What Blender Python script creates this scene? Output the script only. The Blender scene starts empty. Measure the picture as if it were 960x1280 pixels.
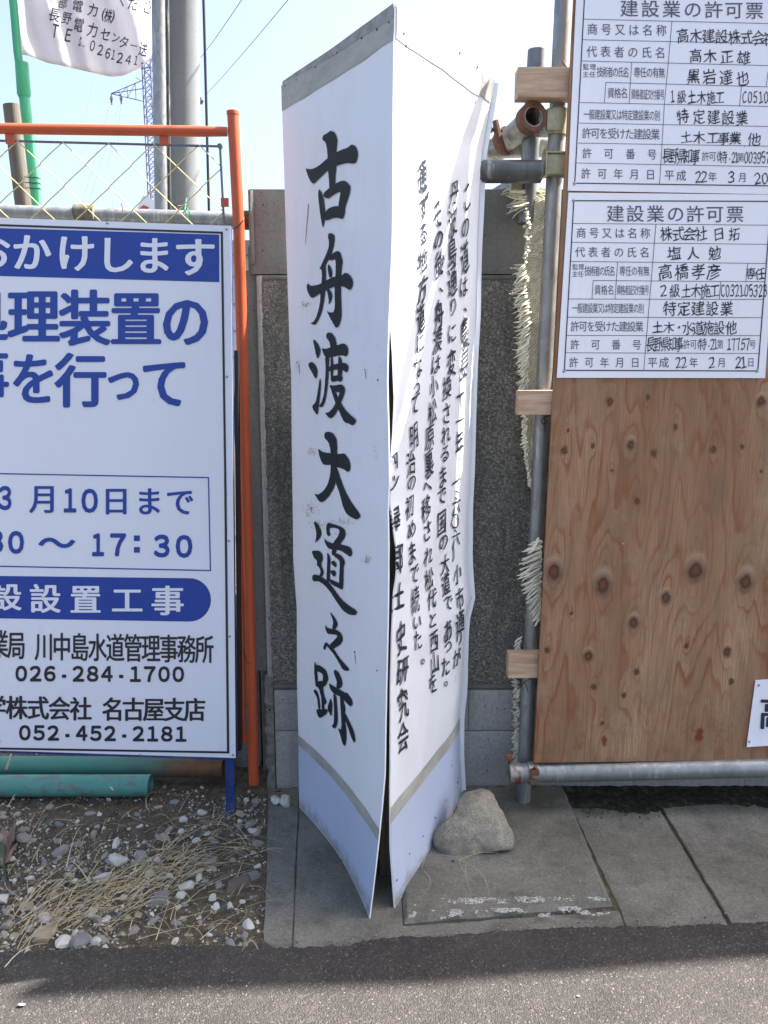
import bpy, bmesh, math, random
from mathutils import Vector, Matrix, noise, geometry
from mathutils.bvhtree import BVHTree
R = math.radians
random.seed(7)
SC = bpy.context.scene

# ------------------------------------------------------------------ camera, light, exposure
H, F, PITCH = 1.5, 996.0, R(10.5)
cam_d = bpy.data.cameras.new('camera')
cam_d.sensor_fit = 'HORIZONTAL'; cam_d.sensor_width = 36; cam_d.lens = F/960*36
cam_d.clip_start = .05; cam_d.clip_end = 3000
cam = bpy.data.objects.new('camera', cam_d); SC.collection.objects.link(cam)
cam.location = (0, 0, H); cam.rotation_euler = (R(90)-PITCH, 0, 0)
SC.camera = cam

SUN = Vector((.70, .20, 1.0)).normalized()
el = math.asin(SUN.z); az = math.atan2(SUN.x, SUN.y)
w = bpy.data.worlds.new('World'); SC.world = w; w.use_nodes = True
nt = w.node_tree; bg = nt.nodes['Background']
sky = nt.nodes.new('ShaderNodeTexSky'); sky.sky_type = 'NISHITA'; sky.sun_disc = False
sky.sun_elevation = el; sky.sun_rotation = az
sky.air_density = 1.0; sky.dust_density = 5.0; sky.ozone_density = 1.0
hs_ = nt.nodes.new('ShaderNodeHueSaturation'); hs_.inputs['Saturation'].default_value = .96
nt.links.new(sky.outputs[0], hs_.inputs['Color']); nt.links.new(hs_.outputs[0], bg.inputs[0]); bg.inputs[1].default_value = .08
sun_d = bpy.data.lights.new('sun', 'SUN'); sun_d.energy = 4.4; sun_d.angle = R(.55); sun_d.color = (1, .96, .9)
sun = bpy.data.objects.new('sun', sun_d); SC.collection.objects.link(sun)
sun.rotation_euler = SUN.to_track_quat('Z', 'Y').to_euler()
SC.view_settings.view_transform = 'Standard'; SC.view_settings.look = 'None'
SC.view_settings.exposure = 2.32; SC.view_settings.gamma = 1
SC.view_settings.use_curve_mapping = False

# ------------------------------------------------------------------ helpers
COL = SC.collection
CP, SP = math.cos(PITCH), math.sin(PITCH)
CAMP = Vector((0, 0, H))
def ray(px, py):
    x, y = (px-480)/F, (640-py)/F
    return Vector((x, CP+y*SP, -SP+y*CP))
def at(px, py, Y):                       # real point seen at that place of the photo, Y metres ahead
    d = ray(px, py); return CAMP + d*(Y/d.y)
def gr(px, py, z=0):
    d = ray(px, py); return CAMP + d*((z-H)/d.z)
OFF = {}
def offset(p): return OFF.get(p.name, Vector((0, 0, 0))) if p else Vector((0, 0, 0))
def empty(name, label, cat, loc=(0, 0, 0), group=None):
    o = bpy.data.objects.new(name, None); COL.objects.link(o); o.location = loc
    o.empty_display_size = .05
    o['label'] = label; o['category'] = cat
    if group: o['group'] = group
    OFF[o.name] = Vector(loc); return o
def link(name, me, parent=None, label=None, cat=None, group=None, kind=None, off=None):
    o = bpy.data.objects.new(name, me); COL.objects.link(o)
    if parent: o.parent = parent
    OFF[o.name] = off if off is not None else offset(parent)
    if label: o['label'] = label
    if cat: o['category'] = cat
    if group: o['group'] = group
    if kind: o['kind'] = kind
    return o
def mesh(name, V, Fc, mat, parent=None, smooth=False, loc=None, **k):
    off = offset(parent) if parent else (Vector(loc) if loc is not None else Vector((0, 0, 0)))
    me = bpy.data.meshes.new(name)
    me.from_pydata([tuple(Vector(v)-off) for v in V], [], Fc)
    if isinstance(mat, (list, tuple)):
        for m in mat: me.materials.append(m)
    else: me.materials.append(mat)
    if smooth: me.polygons.foreach_set('use_smooth', [True]*len(me.polygons))
    me.update()
    o = link(name, me, parent, off=off, **k)
    if not parent: o.location = off
    return o
class MB:
    def __init__(s): s.V = []; s.F = []
    def add(s, V, Fc):
        n = len(s.V); s.V += [Vector(v) for v in V]; s.F += [tuple(i+n for i in f) for f in Fc]; return s
    def tube(s, pts, r, n=12, caps=True, ell=1.0, up=None):
        pts = [Vector(p) for p in pts]; V = []; k = len(pts)
        rs = r if isinstance(r, (list, tuple)) else [r]*k
        a = None
        for i, p in enumerate(pts):
            t = (pts[min(i+1, k-1)]-pts[max(i-1, 0)]).normalized()
            if a is None:
                a = t.cross(Vector(up) if up else (Vector((0, 0, 1)) if abs(t.z) < .9 else Vector((1, 0, 0)))).normalized()
            a = (a - t*a.dot(t)).normalized(); b = t.cross(a)
            for j in range(n):
                q = 2*math.pi*j/n
                V.append(p+a*math.cos(q)*rs[i]+b*math.sin(q)*rs[i]*ell)
        Fc = [(i*n+j, i*n+(j+1) % n, (i+1)*n+(j+1) % n, (i+1)*n+j) for i in range(k-1) for j in range(n)]
        if caps: Fc += [tuple(range(n))[::-1], tuple((k-1)*n+j for j in range(n))]
        return s.add(V, Fc)
    def hollow(s, a, b, r, t=.0024, n=24):      # open steel tube
        a, b = Vector(a), Vector(b); d = (b-a).normalized()
        u = d.cross(Vector((0, 0, 1)) if abs(d.z) < .9 else Vector((1, 0, 0))).normalized(); v = d.cross(u)
        V = []
        for p, rr in ((a, r), (b, r), (b, r-t), (a, r-t)):
            V += [p+u*math.cos(2*math.pi*j/n)*rr+v*math.sin(2*math.pi*j/n)*rr for j in range(n)]
        return s.add(V, [(i*n+j, i*n+(j+1) % n, ((i+1) % 4)*n+(j+1) % n, ((i+1) % 4)*n+j) for i in range(4) for j in range(n)])
    def box(s, c, sx, sy, sz, rot=None, bev=.0):
        bm = bmesh.new(); bmesh.ops.create_cube(bm, size=1)
        for v in bm.verts: v.co = Vector((v.co.x*sx, v.co.y*sy, v.co.z*sz))
        if bev: bmesh.ops.bevel(bm, geom=bm.edges[:], offset=bev, segments=2, profile=.7, affect='EDGES')
        M = (rot.to_matrix() if hasattr(rot, 'to_matrix') else rot) if rot is not None else Matrix.Identity(3)
        bm.verts.index_update()
        s.add([M @ v.co + Vector(c) for v in bm.verts], [tuple(v.index for v in f.verts) for f in bm.faces]); bm.free(); return s
    def prism(s, base, d):                      # polygon base (3D) swept by d
        n = len(base); base = [Vector(p) for p in base]; d = Vector(d)
        return s.add(base+[p+d for p in base], [tuple(range(n)), tuple(range(2*n-1, n-1, -1))]+[(i, i+n, (i+1) % n+n, (i+1) % n) for i in range(n)])
    def build(s, name, mat, parent=None, smooth=False, **k):
        o = mesh(name, s.V, s.F, mat, parent, smooth, **k)
        bm = bmesh.new(); bm.from_mesh(o.data); bmesh.ops.recalc_face_normals(bm, faces=bm.faces); bm.to_mesh(o.data); bm.free()
        if smooth:
            try: o.data.set_sharp_from_angle(angle=R(38))
            except Exception: pass
        return o

# ------------------------------------------------------------------ materials
class NT:
    def __init__(s, name, rough=.7, metal=0.0, spec=.5):
        s.m = bpy.data.materials.new(name); s.m.use_nodes = True; s.t = s.m.node_tree
        s.b = s.t.nodes['Principled BSDF']; s.b.inputs['Roughness'].default_value = rough
        s.b.inputs['Metallic'].default_value = metal; s.b.inputs['Specular IOR Level'].default_value = spec
        s.co = s.n('ShaderNodeTexCoord').outputs['Object']
    def n(s, ty, **k):
        q = s.t.nodes.new(ty)
        for a, b in k.items(): setattr(q, a, b)
        return q
    def L(s, a, b): s.t.links.new(a, b)
    def setin(s, sock, v):
        if hasattr(v, 'links') or isinstance(v, bpy.types.NodeSocket): s.L(v, sock)
        else: sock.default_value = v
    def map(s, scale=(1, 1, 1), rot=(0, 0, 0), loc=(0, 0, 0), src=None):
        q = s.n('ShaderNodeMapping'); s.L(src or s.co, q.inputs[0])
        q.inputs['Scale'].default_value = scale; q.inputs['Rotation'].default_value = rot; q.inputs['Location'].default_value = loc
        return q.outputs[0]
    def noise(s, scale, detail=5, rough=.6, v=None, dist=0.0):
        q = s.n('ShaderNodeTexNoise'); s.L(v or s.co, q.inputs['Vector'])
        q.inputs['Scale'].default_value = scale; q.inputs['Detail'].default_value = detail
        q.inputs['Roughness'].default_value = rough; q.inputs['Distortion'].default_value = dist
        return q.outputs['Fac']
    def vor(s, scale, v=None, out='Distance', feature='F1', rnd=1.0):
        q = s.n('ShaderNodeTexVoronoi', feature=feature); s.L(v or s.co, q.inputs['Vector'])
        q.inputs['Scale'].default_value = scale; q.inputs['Randomness'].default_value = rnd
        return q.outputs[out]
    def ramp(s, f, stops, interp='LINEAR'):
        q = s.n('ShaderNodeValToRGB'); s.L(f, q.inputs[0]); e = q.color_ramp.elements; q.color_ramp.interpolation = interp
        while len(e) < len(stops): e.new(.5)
        for i, (p, c) in enumerate(stops):
            e[i].position = p; e[i].color = (c, c, c, 1) if isinstance(c, (int, float)) else (*c, 1)
        return q.outputs['Color']
    def mix(s, f, a, b, mode='MIX'):
        q = s.n('ShaderNodeMix', data_type='RGBA', blend_type=mode)
        for sock, v in ((q.inputs['Factor'], f), (q.inputs['A'], a), (q.inputs['B'], b)):
            if isinstance(v, bpy.types.NodeSocket): s.L(v, sock)
            elif isinstance(v, (int, float)): sock.default_value = v if sock.type == 'VALUE' else (v, v, v, 1)
            else: sock.default_value = (*v, 1)
        return q.outputs['Result']
    def math(s, op, a, b=0.0, c=0.0):
        q = s.n('ShaderNodeMath', operation=op)
        for i, v in enumerate((a, b, c)): s.setin(q.inputs[i], v)
        return q.outputs[0]
    def bump(s, h, strength=.4, dist=.002, prev=None):
        q = s.n('ShaderNodeBump'); q.inputs['Strength'].default_value = strength; q.inputs['Distance'].default_value = dist
        s.L(h, q.inputs['Height'])
        if prev: s.L(prev, q.inputs['Normal'])
        s.L(q.outputs[0], s.b.inputs['Normal']); return q.outputs[0]
    def color(s, c):
        if isinstance(c, bpy.types.NodeSocket): s.L(c, s.b.inputs['Base Color'])
        else: s.b.inputs['Base Color'].default_value = (*c, 1)
        return s
    def rough(s, v): s.setin(s.b.inputs['Roughness'], v); return s

def painted(name, c, rough=.45, dirt=(.3, .26, .2), amt=.25, scale=6, metal=0, chips=None, chipcol=(.12, .06, .035)):
    m = NT(name, rough, metal)
    f = m.ramp(m.noise(scale, 7, .65), [(.45, 0.), (.75, amt)])
    col = m.mix(f, c, dirt)
    f2 = m.ramp(m.noise(scale*9, 4, .6, m.map((1, 1, .25))), [(.5, 0.), (.8, amt*.6)])
    col = m.mix(f2, col, dirt)
    if chips:
        f3 = m.ramp(m.noise(chips, 5, .7), [(.64, 0.), (.68, 1.)]); col = m.mix(f3, col, chipcol)
    m.color(col); m.rough(m.ramp(m.noise(scale*2, 4), [(.3, rough*.8), (.8, min(1, rough*1.3))]))
    m.bump(m.noise(scale*12, 4), .12, .001)
    return m.m
def galv(name, c=(.36, .38, .39), rust=.0):
    m = NT(name, .42, .55)
    v = m.vor(55, m.map((1, 1, .35)), 'Color'); bw = m.n('ShaderNodeRGBToBW'); m.L(v, bw.inputs[0])
    k = m.ramp(bw.outputs[0], [(0., .75), (1., 1.15)])
    col = m.mix(1., c, k, 'MULTIPLY')
    col = m.mix(m.ramp(m.noise(5, 6, .7, m.map((1, 1, .4))), [(.4, 0.), (.75, .55)]), col, (.17, .165, .15))
    col = m.mix(m.ramp(m.noise(24, 5, .7, m.map((1, 1, .12))), [(.56, 0.), (.66, .5)]), col, (.55, .55, .53))
    if rust: col = m.mix(m.ramp(m.noise(14, 6, .7), [(.62-rust, 0.), (.7-rust, .9)]), col, (.20, .065, .025))
    m.color(col); m.rough(m.ramp(m.noise(20, 4), [(.3, .35), (.75, .62)])); m.bump(m.noise(90, 4), .15, .001)
    return m.m
def wood(name, c1=(.42, .29, .19), c2=(.27, .16, .09), axis=0):
    m = NT(name, .75)
    sc = [26, 26, 26]; sc[axis] = 1.6
    n1 = m.noise(1.6, 6, .6, m.map(tuple(sc)), .8)
    col = m.ramp(n1, [(.32, c2), (.5, c1), (.68, tuple(min(1, x*1.15) for x in c1))])
    sc2 = [220, 220, 220]; sc2[axis] = 9
    col = m.mix(m.ramp(m.noise(1, 3, .6, m.map(tuple(sc2))), [(.4, .0), (.75, .5)]), col, tuple(x*.6 for x in c2))
    m.color(col); m.bump(n1, .3, .0015); return m.m
def concrete(name, c=(.27, .265, .25), speck=.5, stain=.5, pits=True, scale=1.0, bumpk=.35):
    m = NT(name, .88, 0, .3)
    big = m.noise(2.2*scale, 7, .65)
    col = m.mix(m.ramp(big, [(.3, 0.), (.75, stain)]), c, tuple(x*.52 for x in c))
    fine = m.noise(85*scale, 6, .75)
    col = m.mix(1., col, m.ramp(fine, [(.28, 1-.55*speck), (.5, 1.), (.76, 1+.45*speck)]), 'MULTIPLY')
    streak = m.noise(7, 5, .6, m.map((1.6, 1.6, .22)))
    col = m.mix(m.ramp(streak, [(.5, 0.), (.75, stain*.7)]), col, tuple(x*.42 for x in c))
    h = fine
    if pits:
        pv = m.vor(48*scale)
        pf = m.ramp(pv, [(.1, 1.), (.17, 0.)])
        gate = m.ramp(m.noise(12*scale, 3), [(.5, 0.), (.58, 1.)])
        pf = m.mix(1., pf, gate, 'MULTIPLY')
        col = m.mix(pf, col, (.03, .03, .028))
        h = m.mix(pf, fine, 0.0)
    m.color(col); m.bump(h, bumpk, .004); return m.m
def aggregate(name):
    m = NT(name, .9, 0, .3)
    dv = m.map((1, 1, 1)); nz = m.n('ShaderNodeTexNoise'); nz.inputs['Scale'].default_value = 60; m.L(m.co, nz.inputs['Vector'])
    mx = m.n('ShaderNodeVectorMath', operation='MULTIPLY_ADD'); m.L(nz.outputs['Color'], mx.inputs[0]); mx.inputs[1].default_value = (.012, .012, .012); m.L(m.co, mx.inputs[2])
    vc = m.vor(170, mx.outputs[0], 'Color'); bw = m.n('ShaderNodeRGBToBW'); m.L(vc, bw.inputs[0])
    d = m.vor(170, mx.outputs[0])
    col = m.ramp(bw.outputs[0], [(.15, (.12, .115, .098)), (.45, (.21, .202, .172)), (.7, (.275, .265, .228)), (.93, (.43, .41, .365))])
    col = m.mix(m.ramp(d, [(.4, 0.), (.8, .6)]), col, (.085, .085, .076))
    st = m.noise(2.3, 7, .7, m.map((1, 1, .5)))
    col = m.mix(m.ramp(st, [(.45, 0.), (.66, .65)]), col, (.075, .077, .068))
    col = m.mix(m.ramp(m.noise(1, 6, .65, m.map((16, 16, 1.4))), [(.5, 0.), (.68, .5)]), col, (.06, .062, .055))
    col = m.mix(m.ramp(m.noise(5, 5, .6), [(.55, 0.), (.75, .5)]), col, (.16, .155, .14))
    m.color(col); m.bump(m.math('SUBTRACT', 1.0, d), .9, .004); return m.m
def plain(name, c, rough=.5, metal=0, var=.12, scale=40):
    m = NT(name, rough, metal)
    m.color(m.mix(1., c, m.ramp(m.noise(scale, 4), [(.3, 1-var), (.7, 1+var)]), 'MULTIPLY')); return m.m

M = {}
def white_panel(name, c, streak=.35):
    m = NT(name, .34, 0, .5)
    col = m.mix(m.ramp(m.noise(3.2, 7, .7, m.map((1, 1, .35))), [(.5, 0.), (.85, streak)]), c, (.42, .40, .33))
    col = m.mix(m.ramp(m.noise(38, 6, .7, m.map((1, 1, .5))), [(.66, 0.), (.74, .35)]), col, (.22, .19, .14))
    col = m.mix(m.ramp(m.noise(140, 3, .6, m.map((1, 1, .05))), [(.55, 0.), (.8, .10)]), col, (.3, .29, .27))
    m.color(col); m.rough(m.ramp(m.noise(9, 5), [(.3, .27), (.75, .5)])); m.bump(m.noise(3.5, 3), .10, .02)
    return m.m
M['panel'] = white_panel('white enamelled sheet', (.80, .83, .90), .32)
M['film'] = white_panel('bluish sheet', (.47, .55, .74), .35)
_t = M['film'].node_tree; _b = _t.nodes['Principled BSDF']; _old = _b.inputs['Base Color'].links[0].from_socket
_w = NT('tmp'); bpy.data.materials.remove(_w.m)
_h = object.__new__(NT); _h.m = M['film']; _h.t = _t; _h.b = _b; _h.co = _h.n('ShaderNodeTexCoord').outputs['Object']
_x = _h.n('ShaderNodeSeparateXYZ'); _h.L(_h.co, _x.inputs[0])
_m = _h.math('ADD', _h.math('MULTIPLY', _x.outputs[2], -9.0), _h.math('MULTIPLY', _h.noise(26, 7, .75), 1.5))
_h.color(_h.mix(_h.ramp(_m, [(.28, 0.), (.75, .75)]), _old, (.20, .19, .165)))
m = NT('adhesive tape', .5)
tn = m.noise(9, 6, .6, m.map((1, 1, 2.5)))
m.color(m.mix(m.ramp(m.noise(60, 4, .6, m.map((1, 1, 6))), [(.4, 0.), (.75, .5)]), m.ramp(tn, [(.35, (.30, .31, .29)), (.6, (.42, .43, .40)), (.8, (.58, .58, .54))]), (.33, .35, .30)))
m.bump(tn, .3, .002); M['tape'] = m.m
M['tape_dark'] = plain('grey tape and tape shade', (.30, .30, .29), .55, var=.3, scale=30)
m = NT('brush ink', .6, 0, .2)
m.color(m.mix(m.ramp(m.noise(160, 6, .8), [(.66, 0.), (.72, .3)]), (.018, .026, .032), (.42, .43, .45))); M['ink'] = m.m
m = NT('thin brush ink', .6, 0, .25)
m.color(m.mix(m.ramp(m.noise(210, 5, .8), [(.66, 0.), (.74, .4)]), (.03, .038, .05), (.5, .52, .56))); M['ink2'] = m.m
M['black'] = plain('black print', (.022, .022, .03), .45)
M['navy'] = plain('dark line print', (.022, .024, .05), .45)
M['grey_print'] = plain('grey print', (.085, .09, .13), .5)
M['hand'] = plain('marker pen ink', (.014, .016, .035), .4)
M['blue'] = plain('blue print', (.012, .052, .32), .38, var=.05)
M['blue_txt'] = plain('blue letters', (.014, .058, .32), .38, var=.05)
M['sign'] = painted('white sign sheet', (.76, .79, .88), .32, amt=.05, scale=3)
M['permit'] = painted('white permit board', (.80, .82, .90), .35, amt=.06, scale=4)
M['blue_steel'] = painted('blue painted steel', (.014, .038, .17), .45, amt=.3, chips=30)
M['orange'] = painted('orange painted steel', (.52, .092, .030), .42, dirt=(.30, .07, .03), amt=.35, scale=7)
M['green'] = painted('green plastic sleeve', (.06, .42, .20), .4, dirt=(.03, .2, .1), amt=.3)
m = NT('teal paint worn', .5)
tc = m.mix(m.ramp(m.noise(5, 6, .7), [(.4, 0.), (.7, .6)]), (.075, .27, .235), (.055, .17, .15))
tc = m.mix(m.ramp(m.noise(16, 7, .75, m.map((1, 2, 2))), [(.53, 0.), (.58, .9)]), tc, (.12, .14, .135))
xt = m.n('ShaderNodeSeparateXYZ'); m.L(m.co, xt.inputs[0])
tc = m.mix(m.ramp(m.math('ADD', m.math('MULTIPLY', xt.outputs[2], -9.0), m.math('MULTIPLY', m.noise(12, 6, .7), .8)), [(.45, 0.), (.75, .85)]), tc, (.09, .08, .062))
m.color(tc); m.bump(m.noise(60, 4), .2, .001); M['teal'] = m.m
m = NT('rusty pipe', .8)
xs = m.n('ShaderNodeSeparateXYZ'); m.L(m.co, xs.inputs[0])
rc = m.ramp(m.noise(11, 7, .7, m.map((1, 2, 2))), [(.3, (.05, .035, .022)), (.5, (.13, .075, .042)), (.68, (.22, .10, .045))])
g = m.math('ADD', xs.outputs[0], m.math('MULTIPLY', m.noise(9, 5), .5)); gm = m.ramp(g, [(.0, 1.), (.34, 0.)])
M_rc = m.mix(gm, rc, (.06, .22, .185)); m.color(M_rc); m.bump(m.noise(50, 5), .4, .002); M['rustpipe'] = m.m
M['galv'] = galv('galvanised steel pipe', (.29, .31, .315)); M['galv_rust'] = galv('rusty galvanised clamp', (.34, .34, .31), .10)
M['galv_old'] = galv('old grey pipe', (.20, .215, .225)); M['galv_dark'] = galv('dark steel pipe', (.085, .095, .10))
M['galv_light'] = galv('pale steel post', (.34, .35, .35))
M['rust'] = painted('rusted iron', (.17, .075, .04), .8, dirt=(.05, .03, .02), amt=.7, scale=30)
M['brass'] = painted('yellowed zinc clamp', (.42, .40, .27), .45, dirt=(.16, .12, .07), amt=.6, scale=24, metal=.4)
M['batten'] = wood('softwood batten', (.50, .36, .25), (.33, .21, .13), 0)
M['oldwood'] = wood('weathered timber', (.17, .15, .12), (.09, .075, .055), 2)
M['darkwood'] = wood('dark inner timber', (.10, .085, .06), (.04, .03, .025), 2)
M['conc'] = concrete('wall concrete', (.19, .193, .175), .45, .5)
M['conc_light'] = concrete('footing concrete', (.38, .375, .36), .6, .5)
M['conc_rough'] = concrete('broken concrete', (.24, .23, .21), .8, .6, scale=.7, bumpk=1.)
M['agg'] = aggregate('exposed aggregate')
M['pole'] = concrete('utility pole concrete', (.19, .205, .215), .2, .35, False, .4, .1)
m = NT('pavement concrete', .9, 0, .3)
f1 = m.noise(130, 6, .8); big = m.noise(2.6, 8, .7)
pc = m.ramp(big, [(.28, (.080, .078, .060)), (.5, (.138, .132, .114)), (.72, (.205, .197, .172))])
pc = m.mix(1., pc, m.ramp(f1, [(.3, .62), (.5, 1.), (.72, 1.5)]), 'MULTIPLY')
pc = m.mix(m.ramp(m.noise(11, 7, .75), [(.5, 0.), (.68, .65)]), pc, (.055, .060, .046))
pc = m.mix(m.ramp(m.noise(24, 8, .8, m.map(loc=(5, 5, 0))), [(.56, 0.), (.66, .5)]), pc, (.23, .225, .20))
pc = m.mix(m.ramp(m.vor(40), [(.03, 1.), (.06, 0.)]), pc, (.42, .41, .38))
m.color(pc); m.bump(f1, .5, .003); M['pave'] = m.m
m = NT('asphalt', .85, 0, .35)
vc = m.vor(230, out='Color'); bw = m.n('ShaderNodeRGBToBW'); m.L(vc, bw.inputs[0]); dd = m.vor(230)
ac = m.ramp(bw.outputs[0], [(.1, (.022, .021, .021)), (.5, (.046, .042, .040)), (.8, (.082, .071, .063)), (.97, (.26, .225, .18))])
ac = m.mix(m.ramp(dd, [(.3, 0.), (.7, .7)]), ac, (.02, .019, .019))
ac = m.mix(m.ramp(m.noise(3, 6, .65), [(.35, 0.), (.75, .5)]), ac, (.075, .065, .058))
ac = m.mix(m.ramp(m.noise(9, 8, .75, m.map(loc=(3, 1, 0))), [(.5, 0.), (.66, .5)]), ac, (.026, .025, .025))
ac = m.mix(m.ramp(m.noise(14, 8, .8, m.map(loc=(8, 1, 0))), [(.58, 0.), (.7, .4)]), ac, (.13, .115, .10))
m.color(ac); m.bump(m.math('ADD', m.math('SUBTRACT', 1.0, dd), m.noise(60, 5, .7)), .8, .004); M['asphalt'] = m.m
m = NT('dark soil', .95, 0, .2)
sc_ = m.ramp(m.noise(28, 8, .75), [(.3, (.030, .024, .015)), (.5, (.085, .070, .046)), (.7, (.16, .135, .095))])
sc_ = m.mix(m.ramp(m.vor(150), [(.12, .7), (.3, 0.)]), sc_, (.20, .19, .165))
m.color(sc_); m.bump(m.noise(70, 6, .8), .9, .006); M['soil'] = m.m
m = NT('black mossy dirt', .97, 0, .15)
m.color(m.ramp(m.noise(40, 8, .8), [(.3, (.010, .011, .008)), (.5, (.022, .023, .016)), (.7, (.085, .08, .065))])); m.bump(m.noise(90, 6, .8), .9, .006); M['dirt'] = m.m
def stone_mat(name, c, v=.3, sp=.3):
    m = NT(name, .8, 0, .3)
    oi = m.n('ShaderNodeObjectInfo').outputs['Random']
    col = m.mix(1., c, m.ramp(m.noise(45, 6, .7), [(.3, 1-v), (.7, 1+v)]), 'MULTIPLY')
    col = m.mix(1., col, m.ramp(m.noise(260, 3, .7), [(.3, 1-sp), (.7, 1+sp)]), 'MULTIPLY')
    col = m.mix(m.ramp(m.noise(30, 6, .75), [(.48, 0.), (.64, .6)]), col, (.15, .135, .105))
    m.color(col); m.bump(m.noise(120, 5, .7), .4, .002); return m.m
M['st_white'] = stone_mat('pale pebble', (.52, .51, .47)); M['st_grey'] = stone_mat('grey pebble', (.24, .235, .215))
M['st_blue'] = stone_mat('blue grey pebble', (.17, .175, .18)); M['st_tan'] = stone_mat('tan pebble', (.30, .265, .20))
M['st_dark'] = stone_mat('dark pebble', (.07, .08, .09)); M['st_red'] = stone_mat('reddish stone', (.12, .085, .07))
M['boulder'] = stone_mat('boulder stone', (.235, .22, .18), .22, .5)
M['straw'] = plain('dry straw', (.42, .34, .20), .8, var=.3, scale=15)
M['straw_pale'] = plain('pale straw', (.48, .43, .31), .8, var=.3, scale=15)
M['moss'] = plain('moss', (.035, .055, .012), .95, var=.6, scale=120)
M['leaf'] = plain('dull green leaf', (.07, .09, .04), .6, var=.4, scale=30)
M['deadleaf'] = plain('withered leaf', (.20, .13, .10), .7, var=.4, scale=30)
M['sack'] = plain('woven plastic strap', (.66, .62, .48), .5, var=.25, scale=60)
M['sack_green'] = plain('frayed plastic fringe', (.72, .69, .55), .45, var=.3, scale=12)
M['cable'] = plain('black cable', (.01, .01, .014), .5)
M['wire'] = plain('pale mesh wire', (.60, .54, .24), .45)
M['wire_grey'] = plain('grey wire', (.16, .17, .20), .45, .5)
M['rustwire'] = plain('tie wire', (.045, .03, .025), .6)
M['pylon'] = plain('hazed pylon steel', (.13, .12, .22), .8)  # purple grey carries the distance haze in the colour itself
M['line'] = plain('overhead line', (.06, .065, .10), .9)
M['screw'] = plain('screw steel', (.35, .36, .38), .35, .8)
M['nail'] = plain('rusty nail', (.04, .022, .018), .7)
M['whitepaint'] = plain('worn white paint', (.42, .42, .40), .8)
m = NT('banner cloth', .75)
m.color(m.mix(m.ramp(m.noise(5, 5), [(.45, 0.), (.75, .18)]), (.84, .83, .85), (.62, .58, .70)))
m.bump(m.noise(7, 4, .6), .5, .02)
tr = m.n('ShaderNodeBsdfTranslucent'); tr.inputs[0].default_value = (.85, .83, .86, 1)
ms = m.n('ShaderNodeMixShader'); ms.inputs[0].default_value = .6
outn = [q for q in m.t.nodes if q.type == 'OUTPUT_MATERIAL'][0]
m.L(m.b.outputs[0], ms.inputs[1]); m.L(tr.outputs[0], ms.inputs[2]); m.L(ms.outputs[0], outn.inputs[0]); M['banner'] = m.m
M['housewall'] = plain('far house siding', (.45, .47, .50), .7, var=.1, scale=2)
M['houseroof'] = plain('far house roof', (.20, .21, .24), .7, var=.1, scale=2)
M['redroof'] = plain('red roof sheet', (.5, .06, .05), .6)

# ------------------------------------------------------------------ writing: glyph outlines laid on a surface
GL = {}
def glyph(ch, bold):
    k = (ch, bold)
    if k not in GL:
        c = bpy.data.curves.new('glyph', 'FONT'); c.body = ch; c.offset = bold; c.resolution_u = 3; c.fill_mode = 'FRONT' if hasattr(c, 'fill_mode') else c.fill_mode
        o = bpy.data.objects.new('glyph', c); me = bpy.data.meshes.new_from_object(o)
        V = [(v.co.x, v.co.y) for v in me.vertices]; Fc = [tuple(p.vertices) for p in me.polygons]
        bpy.data.objects.remove(o); bpy.data.curves.remove(c); bpy.data.meshes.remove(me); GL[k] = (V, Fc)
    return GL[k]
class Plane:
    def __init__(s, p, n): s.p = Vector(p); s.nn = Vector(n).normalized()
    def hit(s, px, py, o=0.0):
        d = ray(px, py); q = s.p + s.nn*o
        t = (q-CAMP).dot(s.nn)/d.dot(s.nn); return CAMP+d*t
def plane3(a, b, c):
    n = (b-a).cross(c-a).normalized()
    if n.dot(CAMP-a) < 0: n = -n
    return Plane(a, n)
class Surf:
    def __init__(s, V, Fc): s.t = BVHTree.FromPolygons([tuple(v) for v in V], Fc)
    def hit(s, px, py, o=0.0):
        d = ray(px, py).normalized(); h = s.t.ray_cast(CAMP, d)
        if h[0] is None: return None
        n = h[1]
        if n.dot(d) > 0: n = -n
        return h[0]+n*o
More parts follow.
